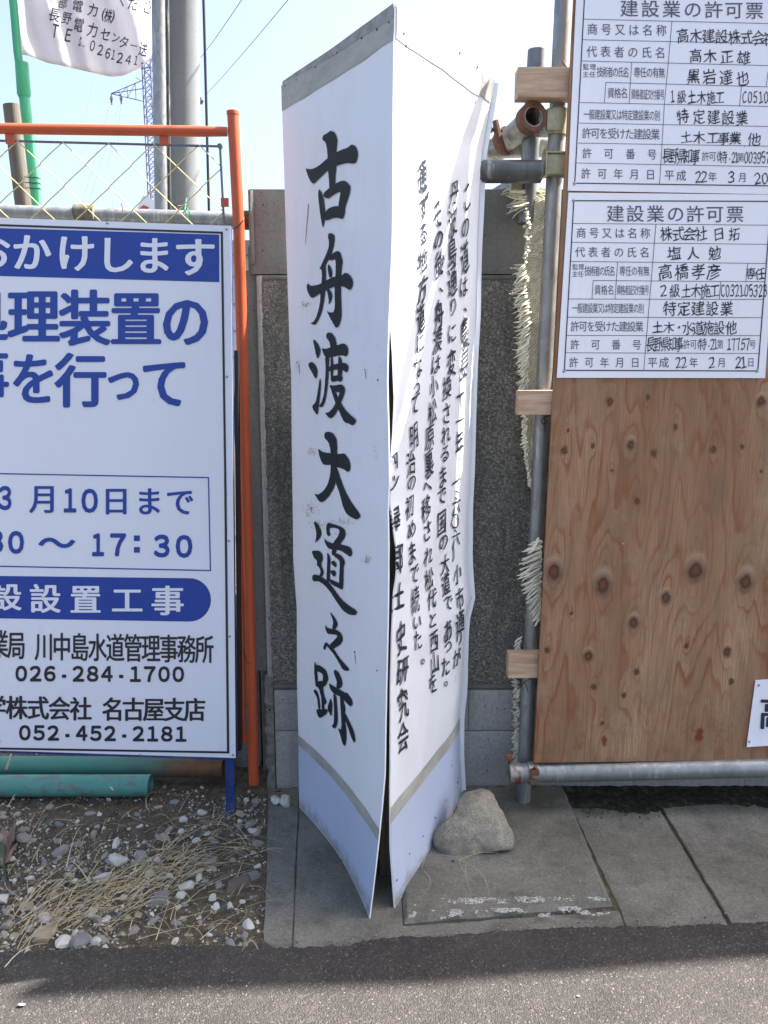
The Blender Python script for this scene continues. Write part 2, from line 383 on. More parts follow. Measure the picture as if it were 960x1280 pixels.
def write_run(sf, items, mat, root, off=.0012, label=None, bold=0.0, shear=0.0, rot=0.0, rough=0.0, seed=0, name='lettering'):
    V = []; Fc = []; rnd = random.Random(seed); nib = rough > 0
    for it in items:
        ch, cx, cy, w_, h_ = it[:5]
        if ch == ' ': continue
        lat = ord(ch) < 256
        gv, gf = glyph(chr(ord(ch)+0xFEE0) if lat and ch.isalnum() else ch, 0.0)
        if not gv: continue
        if lat:
            xs = [v[0] for v in gv]; ys = [v[1] for v in gv]
            x0, x1, y0, y1 = min(xs), max(xs), min(ys), max(ys)
            if ch in '-.': f = lambda x, y: ((x-(x0+x1)/2)*1.0, (y-.34)/.7)
            elif ch in '1': f = lambda x, y: ((x-(x0+x1)/2)/.56, (y-(y0+y1)/2)/(y1-y0))
            else: f = lambda x, y: ((x-(x0+x1)/2)/(x1-x0), (y-(y0+y1)/2)/(y1-y0))
        else: f = lambda x, y: (x-.5, y-.38)
        jx, jy, jr, js = [rnd.uniform(-1, 1)*rough for _ in range(4)]
        ca, sa = math.cos(rot+jr*.08), math.sin(rot+jr*.08)
        b_ = bold*(2.0 if lat else 1.0)
        # a heavier weight is the same outline laid again a hair to each side
        vy = .5 if b_ > .02 and not lat else 1.0
        sh = [(0, 0)] if b_ < .003 else ([(b_*q, b_*q*.6) for q in (-1, 1)] if b_ < .009 else [(b_*.92*math.cos(R(q)), b_*vy*math.sin(R(q))) for q in range(0, 360, 60 if b_ > .02 else 90)]+[(0, 0)])
        if nib: sh = [(k*b_*.68, k*b_*.45) for k in (-1, -.33, .33, 1)]      # broad brush held at a slant
        for ci, (sx_, sy_) in enumerate(sh):
          pts = []
          for x, y in gv:
            x, y = f(x, y); x += sx_*(w_ and h_/w_ if lat else 1)*(.7 if lat else 1); y += sy_
            if rough:
                x += rough*.035*math.sin(9*y+jx*9); y += rough*.035*math.sin(8*x+jy*9)
            y += x*shear
            X, Y = x*w_*(1+.06*js), y*h_
            X, Y = X*ca-Y*sa, X*sa+Y*ca
            p = sf.hit(cx+X+jx*w_*.03, cy-Y+jy*h_*.02, off+ci*.00002)
            pts.append(p)
          idx = {}
          for i, p in enumerate(pts):
            if p is not None: idx[i] = len(V); V.append(p)
          for fc in gf:
            if all(i in idx for i in fc): Fc.append(tuple(idx[i] for i in fc))
    if not Fc: return None
    return mesh(name, V, Fc, mat, root, label=label)
def write(sf, items, mat, root, *a, **k):            # each run of neighbouring characters is a part of its own
    runs = [[items[0]]]
    for p, q in zip(items, items[1:]):
        if math.hypot(q[1]-p[1], q[2]-p[2]) > 1.75*max(p[3], p[4], q[3], q[4]): runs.append([])
        runs[-1].append(q)
    for r_ in runs: write_run(sf, r_, mat, root, *a, **k)
def row(s, x0, x1, y0, y1, w_, h_):
    n = len(s); return [(c, x0+(x1-x0)*i/max(1, n-1), y0+(y1-y0)*i/max(1, n-1), w_, h_) for i, c in enumerate(s)]
def xs(s, xl, y, w_, h_, T, y1=None):                 # characters at listed crop positions; T maps crop to photo
    out = []
    for i, c in enumerate(s):
        yy = y if y1 is None else y+(y1-y)*(xl[i]-xl[0])/max(1, xl[-1]-xl[0])
        a, b = T(xl[i], yy); out.append((c, a, b, w_/T.s, h_/T.s))
    return out
class CT:
    def __init__(s, ox, oy, sc): s.ox, s.oy, s.s = ox, oy, sc
    def __call__(s, x, y): return s.ox+x/s.s, s.oy+y/s.s
def seg(sf, a, b, wpx, off=.001):                      # a printed rule between two photo points
    d = Vector((b[0]-a[0], b[1]-a[1])); n = Vector((-d.y, d.x)).normalized()*wpx/2
    return [sf.hit(a[0]+n.x, a[1]+n.y, off), sf.hit(b[0]+n.x, b[1]+n.y, off), sf.hit(b[0]-n.x, b[1]-n.y, off), sf.hit(a[0]-n.x, a[1]-n.y, off)]
def rules(sf, segs, mat, root, name='printed_rule', off=.001):
    V = []; Fc = []
    for i, (a, b, wd) in enumerate(segs):
        q = seg(sf, a, b, wd, off+i*.00002); n = len(V); V += q; Fc.append((n, n+1, n+2, n+3))
    return mesh(name, V, Fc, mat, root)
def patch(sf, poly, mat, root, name, off=.001, label=None, sub=1):
    pts2 = poly
    if sub > 1:
        pts2 = []
        for i, p in enumerate(poly):
            q = poly[(i+1) % len(poly)]
            for k in range(sub): pts2.append((p[0]+(q[0]-p[0])*k/sub, p[1]+(q[1]-p[1])*k/sub))
    V = [sf.hit(x, y, off) for x, y in pts2]
    tri = geometry.tessellate_polygon([[Vector((x, y, 0)) for x, y in pts2]])
    return mesh(name, V, [tuple(t) for t in tri], mat, root, label=label)
def screwheads(sf, pts, r, root, mat=None, name='screw', off=.001, cone=.6):
    out = []; base = None
    for px, py in pts:
        p = sf.hit(px, py, off)
        if p is None: continue
        q = sf.hit(px, py, off+.004); n = (sf.hit(px, py, .01)-sf.hit(px, py, 0)); 
        nn = sf.nn if hasattr(sf, 'nn') else Vector((0, -1, 0))
        if base is None:
            V = []; k = 10
            for rr, z in ((r, 0), (r*.9, r*.35), (r*.45, r*cone)):
                V += [(math.cos(2*math.pi*j/k)*rr, math.sin(2*math.pi*j/k)*rr, z) for j in range(k)]
            Fc = [(i*k+j, i*k+(j+1) % k, (i+1)*k+(j+1) % k, (i+1)*k+j) for i in range(2) for j in range(k)]+[tuple(20+j for j in range(k))]
            base = bpy.data.meshes.new(name); base.from_pydata(V, [], Fc); base.materials.append(mat or M['screw'])
        o = link(name, base, root); o.location = p-offset(root)
        o.rotation_euler = nn.to_track_quat('Z', 'Y').to_euler(); out.append(o)
    return out

# ================================================================== THE SETTING
def grid_xy(name, x0, x1, y0, y1, nx, ny, zf, mat, **k):
    V = [(x0+(x1-x0)*i/nx, y0+(y1-y0)*j/ny, 0) for j in range(ny+1) for i in range(nx+1)]
    V = [(x, y, zf(x, y)) for x, y, _ in V]
    Fc = [(j*(nx+1)+i, j*(nx+1)+i+1, (j+1)*(nx+1)+i+1, (j+1)*(nx+1)+i) for j in range(ny) for i in range(nx)]
    return mesh(name, V, Fc, mat, smooth=True, **k)
mesh('ground', [(-900, -60, -.03), (900, -60, -.03), (900, 1500, -.03), (-900, 1500, -.03)], [(0, 1, 2, 3)], M['soil'], kind='structure')

edge_px = [(-260, 1206), (-120, 1198), (0, 1192), (149, 1187), (227, 1185), (319, 1184), (327, 1178), (347, 1187), (370, 1187), (407, 1184), (437, 1185),
           (443, 1180), (500, 1173), (547, 1173), (590, 1169), (644, 1165), (715, 1161), (835, 1160), (960, 1154), (1150, 1146), (1400, 1136)]
EDGE = []
for (a, b), (c, d) in zip(edge_px, edge_px[1:]):
    n = max(2, int(abs(c-a)/3.2))
    for i in range(n):
        t = i/n; x = a+(c-a)*t; y = b+(d-b)*t
        EDGE.append(gr(x, y+2.2*noise.noise(Vector((x*.11, 3, 0)))+2.8*noise.noise(Vector((x*.42, 7, 0)))+1.6*noise.noise(Vector((x*1.1, 9, 0)))))
EDGE = [EDGE[0]+Vector((-60, 0, 0))]+EDGE+[EDGE[-1]+Vector((60, 0, 0))]
V = []; Fc = []
for p in EDGE:
    jz = .002*noise.noise(p*30)
    V += [(p.x, p.y+.004, -.012), (p.x, p.y, .005+jz), (p.x, p.y-.012, .010), (p.x, p.y-.4, .010), (p.x, -55, .010)]
for i in range(len(EDGE)-1):
    for j in range(4): Fc.append((i*5+j, (i+1)*5+j, (i+1)*5+j+1, i*5+j+1))
mesh('asphalt_road', V, Fc, M['asphalt'], kind='structure')

# pavement of concrete pieces with open joints
pav = mesh('pavement', [(-.62, 1.4, -.0035), (6, 1.4, -.0035), (6, 3.4, -.0035), (-.62, 3.4, -.0035)], [(0, 1, 2, 3)], M['soil'], kind='structure')
def slab(pxpoly, top=.0, bev=.003, mat='pave', under=.0):
    P = [gr(*p, 0) for p in pxpoly]; c = sum(P, Vector())/len(P)
    n = len(P); dense = []
    for i, p in enumerate(P):
        q = P[(i+1) % n]; k = max(1, int((q-p).length/.035))
        dn = Vector((-(q-p).y, (q-p).x, 0)).normalized()
        for a in range(k):
            r = p.lerp(q, a/k); dense.append(r+dn*((.0035*noise.noise(r*23)+.003*noise.noise(r*80)) if a else 0))
    V = []
    for z, ins in ((-.015, 0), (top-bev*.7, 0), (top, bev)):
        for p in dense:
            d = (c-p); d.z = 0; d.normalize()
            V.append((p.x+d.x*ins, p.y+d.y*ins, z+.0012*noise.noise(p*15)))
    m_ = len(dense)
    Fc = [(i*m_+j, i*m_+(j+1) % m_, (i+1)*m_+(j+1) % m_, (i+1)*m_+j) for i in range(2) for j in range(m_)]
    Fc.append(tuple(2*m_+j for j in range(m_)))
    return mesh('slab', V, Fc, M[mat], pav)
slab([(329, 1215), (336, 985), (374, 985), (363, 1215)], .002)
slab([(364.2, 1215), (375.2, 985), (560, 985), (500, 1110), (503, 1159), (774, 1139), (800, 1215)], .0)
s1 = slab([(505, 1156), (502, 1112), (563, 985), (704, 985), (766, 1134)], .014, .016)
slab([(776, 1139), (714, 1010), (822, 1008), (912, 1159), (935, 1215), (802, 1215)], .001)
slab([(915, 1157), (826, 1008), (1100, 1004), (1400, 1190), (938, 1215)], .005)
slab([(1403, 1188), (1103, 1003), (1500, 1000), (2300, 1160)], .002)
wp = []; Fw = []
rr = random.Random(3)
for (ya, yb, dens) in ((1120, 1128, .8), (1134, 1146, 1.5)):
    for i in range(int(2600*dens)):
        x = rr.uniform(508, 762); t = (x-508)/254
        y = rr.uniform(ya, yb)+ (1-t)*6 - 2
        if noise.noise(Vector((x*.05, y*.10, ya))) + .35*noise.noise(Vector((x*.3, y*.3, 1))) < .06+ .12*abs(y-(ya+yb)/2)/5: continue
        if ya < 1130 and x < 560 and noise.noise(Vector((x*.2, y, 0))) < .1: continue
        p = gr(x, y, .0155); s = rr.uniform(.0006, .0024); n = len(wp); a0 = rr.uniform(0, 6)
        k = 5; wp += [(p.x+math.cos(a0+6.283*j/k)*s*rr.uniform(.7, 2.0), p.y+math.sin(a0+6.283*j/k)*s*rr.uniform(.4, .9), .0155+i*1e-7) for j in range(k)]
        Fw.append(tuple(range(n, n+k)))
o = mesh('paint_flakes', wp, Fw, M['whitepaint'], pav, kind='stuff')
# dark dirt against the foot of the hoarding and wall
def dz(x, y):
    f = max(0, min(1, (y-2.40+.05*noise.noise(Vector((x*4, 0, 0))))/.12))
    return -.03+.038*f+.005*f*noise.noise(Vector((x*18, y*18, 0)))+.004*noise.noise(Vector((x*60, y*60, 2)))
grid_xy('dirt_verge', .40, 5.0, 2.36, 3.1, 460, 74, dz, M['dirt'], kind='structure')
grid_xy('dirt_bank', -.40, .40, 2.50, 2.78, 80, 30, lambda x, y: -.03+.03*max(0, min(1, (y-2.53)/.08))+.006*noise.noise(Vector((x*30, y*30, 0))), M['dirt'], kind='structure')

# gravel bed on the left
def gz(x, y):
    e = max(0, min(1, (-.395-x)/.04)) if x > -.44 else 1
    return -.006+.006*noise.noise(Vector((x*5, y*5, 0)))+.005*noise.noise(Vector((x*22, y*22, 3)))+.003*noise.noise(Vector((x*70, y*70, 3)))
V = []; Fc = []; nx, ny = 190, 150
for j in range(ny+1):
    for i in range(nx+1):
        y = 1.78+(3.6-1.78)*(j/ny)**1.25
        xr = -.362-.028*(y-1.8)/.75 if y < 2.62 else -.40
        x = -2.4+(xr+2.4)*(i/nx); V.append((x, y, gz(x, y)))
Fc = [(j*(nx+1)+i, j*(nx+1)+i+1, (j+1)*(nx+1)+i+1, (j+1)*(nx+1)+i) for j in range(ny) for i in range(nx)]
bed = mesh('gravel_bed', V, Fc, M['soil'], smooth=True, kind='structure')
def pebble_geo(seed, flat=.7, sub=2):
    bm = bmesh.new(); bmesh.ops.create_icosphere(bm, subdivisions=sub, radius=1); r = random.Random(seed)
    sx, sy = r.uniform(.8, 1.2), r.uniform(.7, 1.0); cuts = [Vector((r.gauss(0, 1), r.gauss(0, 1), r.gauss(0, 1))).normalized() for _ in range(9)]
    for v in bm.verts:
        for c in cuts:
            d = v.co.dot(c)
            if d > .58: v.co -= c*(d-.58)*1.0
        v.co *= 1+.16*noise.noise(v.co*1.6+Vector((seed, 0, 0)))
        v.co = Vector((v.co.x*sx, v.co.y*sy, v.co.z*flat))
    V = [v.co.copy() for v in bm.verts]; Fc = [tuple(v.index for v in f.verts) for f in bm.faces]; bm.free(); return V, Fc
PEB = {}
def pebble_mesh(k, mat):
    if (k, mat) not in PEB:
        V, Fc = pebble_geo(k, .55+.08*(k % 4), 2); me = bpy.data.meshes.new('stone'); me.from_pydata([tuple(v) for v in V], [], Fc)
        me.materials.append(M[mat]); me.polygons.foreach_set('use_smooth', [True]*len(me.polygons)); me.set_sharp_from_angle(angle=R(24)); PEB[(k, mat)] = me
    return PEB[(k, mat)]
def put_stone(px, py, rpx, mat, k, parent=bed, flat=1.0, rz=None, asp=1.0):
    p = gr(px, py); s = rpx*1.0/F*(p-CAMP).length
    o = link('stone', pebble_mesh(k, mat), parent); o.location = (p.x, p.y, gz(p.x, p.y)+s*.12*flat)
    o.scale = (s*asp, s/asp, s*flat); o.rotation_euler = (random.uniform(-.3, .3), random.uniform(-.3, .3), rz if rz is not None else random.uniform(0, 6.28)); return o
C4 = CT(0, 920, 2.824)
big = [(88, 360, 30, 'st_grey', 1), (212, 405, 34, 'st_grey', 1.1), (408, 435, 34, 'st_white', 1), (278, 438, 19, 'st_dark', 1), (352, 497, 32, 'st_white', 1.4), (262, 508, 15, 'st_white', 1),
       (208, 520, 24, 'st_blue', 1.1), (483, 412, 17, 'st_white', 1), (657, 528, 32, 'st_white', 1.1), (885, 490, 34, 'st_blue', 1.1), (880, 486, 16, 'st_white', 1), (805, 597, 22, 'st_white', 1), (858, 582, 17, 'st_white', 1),
       (880, 667, 30, 'st_white', 1), (222, 727, 31, 'st_white', 1.05), (285, 722, 44, 'st_blue', 1.2), (150, 640, 24, 'st_white', 1), (192, 560, 22, 'st_tan', 1.1), (100, 500, 20, 'st_white', 1), (110, 541, 18, 'st_white', 1),
       (8, 575, 30, 'st_white', 1), (100, 598, 26, 'st_tan', 1.2), (318, 622, 30, 'st_white', 1.2), (372, 640, 18, 'st_white', 1), (535, 625, 16, 'st_white', 1), (532, 652, 14, 'st_white', 1), (472, 682, 26, 'st_grey', 1.3),
       (430, 695, 18, 'st_tan', 1), (640, 562, 20, 'st_white', 1), (630, 602, 16, 'st_white', 1), (760, 600, 17, 'st_white', 1.1), (640, 333, 16, 'st_white', 1), (890, 335, 28, 'st_white', 1), (905, 232, 22, 'st_grey', 1), (888, 306, 24, 'st_grey', 1.1),
       (352, 270, 10, 'st_white', 1), (455, 323, 9, 'st_white', 1), (495, 313, 10, 'st_white', 1.2), (382, 218, 13, 'st_white', 1.2), (775, 520, 22, 'st_grey', 1), (842, 528, 58, 'st_red', 1.4), (555, 580, 40, 'st_blue', 1.2), (500, 425, 28, 'st_grey', 1.2),
       (690, 365, 18, 'st_grey', 1), (560, 352, 18, 'st_grey', 1), (665, 465, 18, 'st_grey', 1), (755, 470, 18, 'st_tan', 1.2), (820, 435, 18, 'st_grey', 1), (745, 440, 20, 'st_grey', 1.2), (700, 500, 18, 'st_white', 1.3), (750, 568, 22, 'st_white', 1.2),
       (910, 380, 20, 'st_grey', 1), (895, 410, 17, 'st_grey', 1), (470, 520, 20, 'st_grey', 1), (20, 500, 18, 'st_blue', 1), (40, 430, 18, 'st_white', 1), (20, 355, 38, 'st_tan', 1.1), (70, 300, 14, 'st_white', 1), (160, 700, 44, 'st_tan', 1.2),
       (200, 655, 30, 'st_tan', 1.1), (262, 690, 18, 'st_white', 1), (5, 752, 12, 'st_white', 1), (310, 708, 14, 'st_white', 1), (368, 745, 10, 'st_white', 1), (815, 733, 26, 'st_blue', 1), (30, 665, 22, 'st_tan', 1), (265, 655, 20, 'st_tan', 1.3),
       (285, 378, 16, 'st_tan', 1), (210, 370, 16, 'st_grey', 1), (445, 635, 22, 'st_tan', 1), (490, 625, 16, 'st_tan', 1), (350, 645, 24, 'st_grey', 1), (845, 300, 12, 'st_white', 1), (713, 180, 10, 'st_white', 1), (790, 222, 14, 'st_grey', 1), (580, 175, 12, 'st_grey', 1)]
for i, (x, y, r_, m_, asp) in enumerate(big): put_stone(*C4(x, y), r_/2.824*.92, m_, i % 7, asp=asp)
rs = random.Random(11); cnt = 0
while cnt < 215:
    px, py = rs.uniform(-20, 326), rs.uniform(1000, 1186)
    dens = .25+.75*max(0, min(1, (py-1030)/40)) if px < 210 else .9
    if rs.random() > dens or noise.noise(Vector((px*.02, py*.03, 5))) < -.28: continue
    put_stone(px, py, rs.choice((3, 3.5, 4, 4.5, 5, 6, 7)), rs.choice(('st_white', 'st_grey', 'st_grey', 'st_tan', 'st_tan', 'st_blue', 'st_dark')), rs.randrange(7), asp=rs.uniform(1, 1.3)); cnt += 1
def scatter(name, n, fn, geos, mats, parent, smin, smax, seed, zf=gz):
    r = random.Random(seed); V = []; Fc = []; mi = []
    G = [pebble_geo(g+40, .65, 1) for g in range(geos)]
    for _ in range(n):
        p = fn(r)
        if p is None: continue
        s = smin*(smax/smin)**(r.random()**2.2); gV, gF = G[r.randrange(geos)]
        Rm = Matrix.Rotation(r.uniform(0, 6.28), 3, 'Z') @ Matrix.Rotation(r.uniform(-.6, .6), 3, 'X')
        b = len(V); c = Vector((p.x, p.y, zf(p.x, p.y)+s*.3)); k = r.randrange(len(mats))
        V += [(Rm @ v)*s+c for v in gV]; Fc += [tuple(i+b for i in f) for f in gF]; mi += [k]*len(gF)
    o = mesh(name, V, Fc, [M[q] for q in mats], parent, kind='stuff')
    o.data.polygons.foreach_set('material_index', mi); return o
def gfn(r):
    px, py = r.uniform(-60, 332), r.uniform(985, 1192)
    if noise.noise(Vector((px*.02, py*.03, 5))) < -.15 and r.random() < .6: return None
    if 60 < px < 230 and 1000 < py < 1045 and r.random() < .75: return None
    if px > 150 and py > 1140 and r.random() < .6: return None
    return gr(px, py)
scatter('loose_gravel', 10000, gfn, 5, ['st_grey', 'st_tan', 'st_white', 'st_dark', 'st_tan', 'st_grey', 'st_white'], bed, .0016, .0085, 5)
def dfn(r):
    x = r.uniform(640, 1000); return gr(x, 1006+abs(r.gauss(0, 12))-6+4*math.sin(x*.05))
scatter('crumbs', 1500, dfn, 4, ['st_grey', 'st_white', 'st_dark', 'st_dark', 'st_grey'], pav, .0007, .0040, 8, lambda x, y: .001)

def efn(r):
    q = EDGE[1+int(r.random()*(len(EDGE)-3))]; return Vector((q.x+r.uniform(-.01, .01), q.y+r.gauss(.004, .014), 0))
def vfn(r):
    x = r.uniform(640, 1000); p = gr(x, 1003+abs(r.gauss(0, 11))-5); return p
scatter('dark_crumbs', 3800, vfn, 4, ['dirt', 'dirt', 'soil', 'dirt', 'st_dark'], pav, .0010, .0055, 12, lambda x, y: .001)
scatter('edge_grit', 1900, efn, 4, ['st_grey', 'st_dark', 'st_tan', 'st_dark', 'st_grey'], pav, .0009, .0045, 31, lambda x, y: .003)
def rfn(r): return Vector((r.uniform(-1.1, 1.1), 1.55+.33*r.random(), 0))
scatter('road_grit', 500, rfn, 4, ['st_grey', 'st_white', 'st_tan', 'st_dark'], pav, .0007, .0026, 33, lambda x, y: .0105)
# ================================================================== CONCRETE WALL
WY = 2.64
def wx(px, py=500): return at(px, py, WY).x
def wz(py): return at(480, py, WY).z
zt, zj, zb, zm = wz(236), wz(343), wz(864), wz(914)
xl = wx(310.5, 240); xf = wx(300, 345)
wall = empty('concrete_wall', 'grey precast concrete wall with exposed aggregate face behind the white memorial signboard', 'wall', (0, WY, 0))
xr = 3.2
cb = [xl, .10, 1.20, 2.3, xr]
def noisy_box(name, x0, x1, y0, y1, z0, z1, mat, amp=.0015, step=.03, freq=14, bev=.006, parent=wall, rag=None):
    # front face as a dense relief, sides and top closed
    nx_, nz_ = max(2, int((x1-x0)/step)), max(2, int((z1-z0)/step)); V = []; Fc = []
    for j in range(nz_+1):
        for i in range(nx_+1):
            x = x0+(x1-x0)*i/nx_; z = z0+(z1-z0)*j/nz_
            e = min(x-x0, x1-x, z-z0, z1-z); y = y0+max(0, bev-e*.7)+amp*noise.noise(Vector((x*freq, z*freq, y0*9)))
            if rag: x, y, z = rag(x, y, z, i, j, nx_, nz_)
            V.append((x, y, z))
    Fc = [(j*(nx_+1)+i, j*(nx_+1)+i+1, (j+1)*(nx_+1)+i+1, (j+1)*(nx_+1)+i) for j in range(nz_) for i in range(nx_)]
    b = len(V); ring = [j*(nx_+1) for j in range(nz_+1)][::-1]+[i for i in range(1, nx_+1)]+[j*(nx_+1)+nx_ for j in range(1, nz_+1)]+[nz_*(nx_+1)+i for i in range(nx_-1, 0, -1)]
    V += [(V[i][0], y1, V[i][2]) for i in ring]; n = len(ring)
    Fc += [(ring[i], ring[(i+1) % n], b+(i+1) % n, b+i) for i in range(n)]+[tuple(b+i for i in range(n))]
    o = mesh(name, V, Fc, M[mat], parent, smooth=True)
    o.data.set_sharp_from_angle(angle=R(40)); return o
for a, b in zip(cb, cb[1:]): noisy_box('coping_block', a+.0015, b-.0015, WY, WY+.12, zj+.002, zt, 'conc')
# narrow rib on the left edge of the coping
noisy_box('edge_rib', xl-.001, wx(318, 300), WY-.008, WY+.001, wz(330), zt-.004, 'conc', .002, .012, 40)
pb = [wx(329, 600), .75, 1.9, xr]
for a, b in zip(pb, pb[1:]): noisy_box('aggregate_panel', a+.001, b-.001, WY+.005, WY+.10, zb+.022, zj-.016, 'agg', .003, .012, 60)
noisy_box('ledge', wx(322, 345), xr, WY+.003, WY+.10, zj-.015, zj-.001, 'conc', .001)
noisy_box('ledge', wx(330, 860), xr, WY+.006, WY+.10, zb+.003, zb+.021, 'conc', .001)
# the post: recessed flange, lighter rib, groove
noisy_box('post_flange', xf, wx(320, 345)-.001, WY+.02, WY+.12, wz(842), wz(337), 'conc', .002, .02, 25)
noisy_box('post_rib', wx(320, 345), wx(327, 345), WY+.001, WY+.10, wz(870), zj-.003, 'conc_light', .003, .012, 45)
noisy_box('post_rib', wx(327.4, 345), wx(329, 600), WY+.020, WY+.10, wz(866), zj-.003, 'conc', .001, .02)
def ragl(x, y, z, i, j, a, b):
    if i == 0: x += .012*noise.noise(Vector((z*25, 2, 0)))
    return x, y, z
noisy_box('broken_footing', wx(333, 930), wx(343, 930), WY-.004, WY+.11, -.02, wz(846), 'conc_rough', .012, .009, 50, .004, wall, ragl)
xb = [wx(343.8, 930), wx(343.8, 930)+.20, .30, .70, 1.1, 1.5, 1.9, 2.3, 2.7, 3.1]
for a, b in zip(xb, xb[1:]): noisy_box('footing_block', a+.001, b-.001, WY+.002, WY+.12, zm+.0015, zb+.001, 'conc_light', .002, .02, 30, .004)
xb2 = [xb[0], xb[0]+.13, .12, .5, .9, 1.3, 1.7, 2.1, 2.5, 3.1]
for a, b in zip(xb2, xb2[1:]): noisy_box('footing_block', a+.001, b-.001, WY, WY+.12, -.02, zm-.0015, 'conc_light', .003, .02, 30, .004)
mb = MB(); mb.box((.2, 3.19, .94), 1.31, .84, 1.90, None, .01); mb.build('sun_blocker', M['conc'], wall)  # unseen block added behind the wall to keep sun off ground and pipes
mb = MB(); mb.box((-.56, 3.02, .27), .20, .45, .56, None, .03); mb.build('gap_filler', M['conc_rough'], wall)  # added block hiding the sunlit ground so the gap stays dark
# lumps on the aggregate face
V, Fc = pebble_geo(3, .4, 2)
for px, py, s in ((351, 421, 7), (355, 692, 8)):
    p = at(px, py, WY+.004); mesh('concrete_lump', [(p.x+v.x*s*.0022, p.y+v.z*.004, p.z+v.y*s*.0028*(1+.4*v.x)) for v in V], Fc, M['conc'], wall, smooth=True)

# ================================================================== MEMORIAL SIGNBOARD (three-sided)
mem = empty('memorial_signboard', 'tall white three-sided signboard with large vertical brush calligraphy, its front corner split open', 'signboard', (0, 2.3, 0))
ZT = 2.304
def curve3(px, y_top, y_bot):
    y0, y1 = px[0][1], px[-1][1]
    P = [at(x, y, y_top+(y_bot-y_top)*(y-y0)/(y1-y0)) for x, y in px]
    P[-1].z = min(P[-1].z, 0.0)
    def f(z):
        if z >= P[0].z: return Vector((P[0].x, P[0].y, z))
        for a, b in zip(P, P[1:]):
            if a.z >= z >= b.z:
                t = (a.z-z)/max(1e-6, a.z-b.z); q = a.lerp(b, t); return Vector((q.x, q.y, z))
        q = P[-1]; return Vector((q.x, q.y, z))
    return f
LO = curve3([(352, 103), (355, 200), (357, 290), (361, 400), (362, 440), (364, 470), (365, 600), (367, 700), (371, 760), (371, 850), (373, 920), (374, 1009)], 2.504, gr(374, 1009).y)
LA = curve3([(493, 3), (491, 150), (489, 300), (486, 400), (484.5, 480), (485.5, 540), (486, 600), (484.5, 640), (485.5, 680), (485, 720), (483.5, 800), (482.5, 860), (482, 900), (481, 967), (477, 1010), (472, 1060), (465.5, 1117), (461.5, 1148)], 1.985, gr(461.5, 1148).y)
RA = curve3([(496, 3), (494, 180), (491, 330), (489, 400), (491.5, 440), (494, 500), (492, 540), (489, 585), (488.3, 630), (492.5, 662), (496.5, 690), (496.5, 718), (492.5, 742), (490, 800), (488.5, 860), (488.5, 960), (488, 1000), (488.5, 1060), (493.5, 1135)], 1.985, gr(493.5, 1135).y)
RO = curve3([(617, 99), (609, 150), (602, 190), (599, 240), (596, 300), (594, 390), (591, 449), (589, 517), (587, 600), (585, 640), (584, 700), (588, 750), (581, 778), (580, 800), (578, 860), (574, 900), (575, 950), (577, 994)], 2.455, gr(577, 996).y)
NL = Vector((-.87, -.49, 0)); NR = Vector((.87, -.49, 0))
def PL(u, z, o=0):
    b = -math.sin(math.pi*min(1, u))*(.004+.022*max(0, (1.0-z))**1.5)+.0025*noise.noise(Vector((u*3, z*3, 1)))
    return LO(z).lerp(LA(z), u)+NL*(b+o)
def PR(u, z, o=0):
    b = math.sin(math.pi*u)**1*.008*min(1, max(0, 2.3-z))+(.005*math.exp(-((u-.78)/.17)**2))*min(1, max(0, (2.25-z)))+.003*noise.noise(Vector((u*3, z*2.5, 8)))
    return RA(z).lerp(RO(z), u)+NR*(b+o)
def sheet(name, Pf, u0, u1, z0, z1, nu, nz, mat, o=0.0, th=.0, **k):
    V = []; n_ = nu+1
    z0f = z0 if callable(z0) else (lambda u: z0); z1f = z1 if callable(z1) else (lambda u: z1)
    for j in range(nz+1):
        for i in range(nu+1):
            u = u0+(u1-u0)*i/nu; z = z0f(u)+(z1f(u)-z0f(u))*j/nz; V.append(Pf(u, z, o))
    Fc = [(j*n_+i, j*n_+i+1, (j+1)*n_+i+1, (j+1)*n_+i) for j in range(nz) for i in range(nu)]
    if th:
        b = len(V)
        for j in range(nz+1):
            for i in range(nu+1):
                u = u0+(u1-u0)*i/nu; z = z0f(u)+(z1f(u)-z0f(u))*j/nz; V.append(Pf(u, z, o-th))
        Fc += [tuple(q+b for q in f[::-1]) for f in Fc[:]]
        for i in range(nu): Fc += [(i, i+b, i+1+b, i+1), (nz*n_+i, nz*n_+i+1, nz*n_+i+1+b, nz*n_+i+b)]
        for j in range(nz): Fc += [(j*n_, (j+1)*n_, (j+1)*n_+b, j*n_+b), (j*n_+nu, j*n_+nu+b, (j+1)*n_+nu+b, (j+1)*n_+nu)]
    ob = mesh(name, V, Fc, mat, mem, smooth=True, **k); ob.data.set_sharp_from_angle(angle=R(50)); return ob, V, Fc
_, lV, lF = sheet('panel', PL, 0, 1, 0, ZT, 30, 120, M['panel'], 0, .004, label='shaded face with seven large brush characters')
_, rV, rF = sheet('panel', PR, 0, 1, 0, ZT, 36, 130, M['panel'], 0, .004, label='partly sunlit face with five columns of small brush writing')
SL, SR = Surf(lV, lF), Surf(rV, rF); SL.nn, SR.nn = NL, NR
def PB(u, z, o=0): return (LO(z)+Vector((.004, .012, 0))).lerp(RO(z)+Vector((.006, .014, 0)), u)+Vector((0, o, 0))
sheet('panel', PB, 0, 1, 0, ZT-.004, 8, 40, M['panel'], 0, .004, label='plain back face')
wob = lambda u: .004*noise.noise(Vector((u*6, 4, 0)))
sheet('tape_band', PL, .0, .999, lambda u: .232+wob(u), lambda u: .268+wob(u+2), 24, 3, M['tape'], .0016)
sheet('protective_film', PL, .002, .998, .004, lambda u: .2345+wob(u), 24, 14, M['film'], .0009)
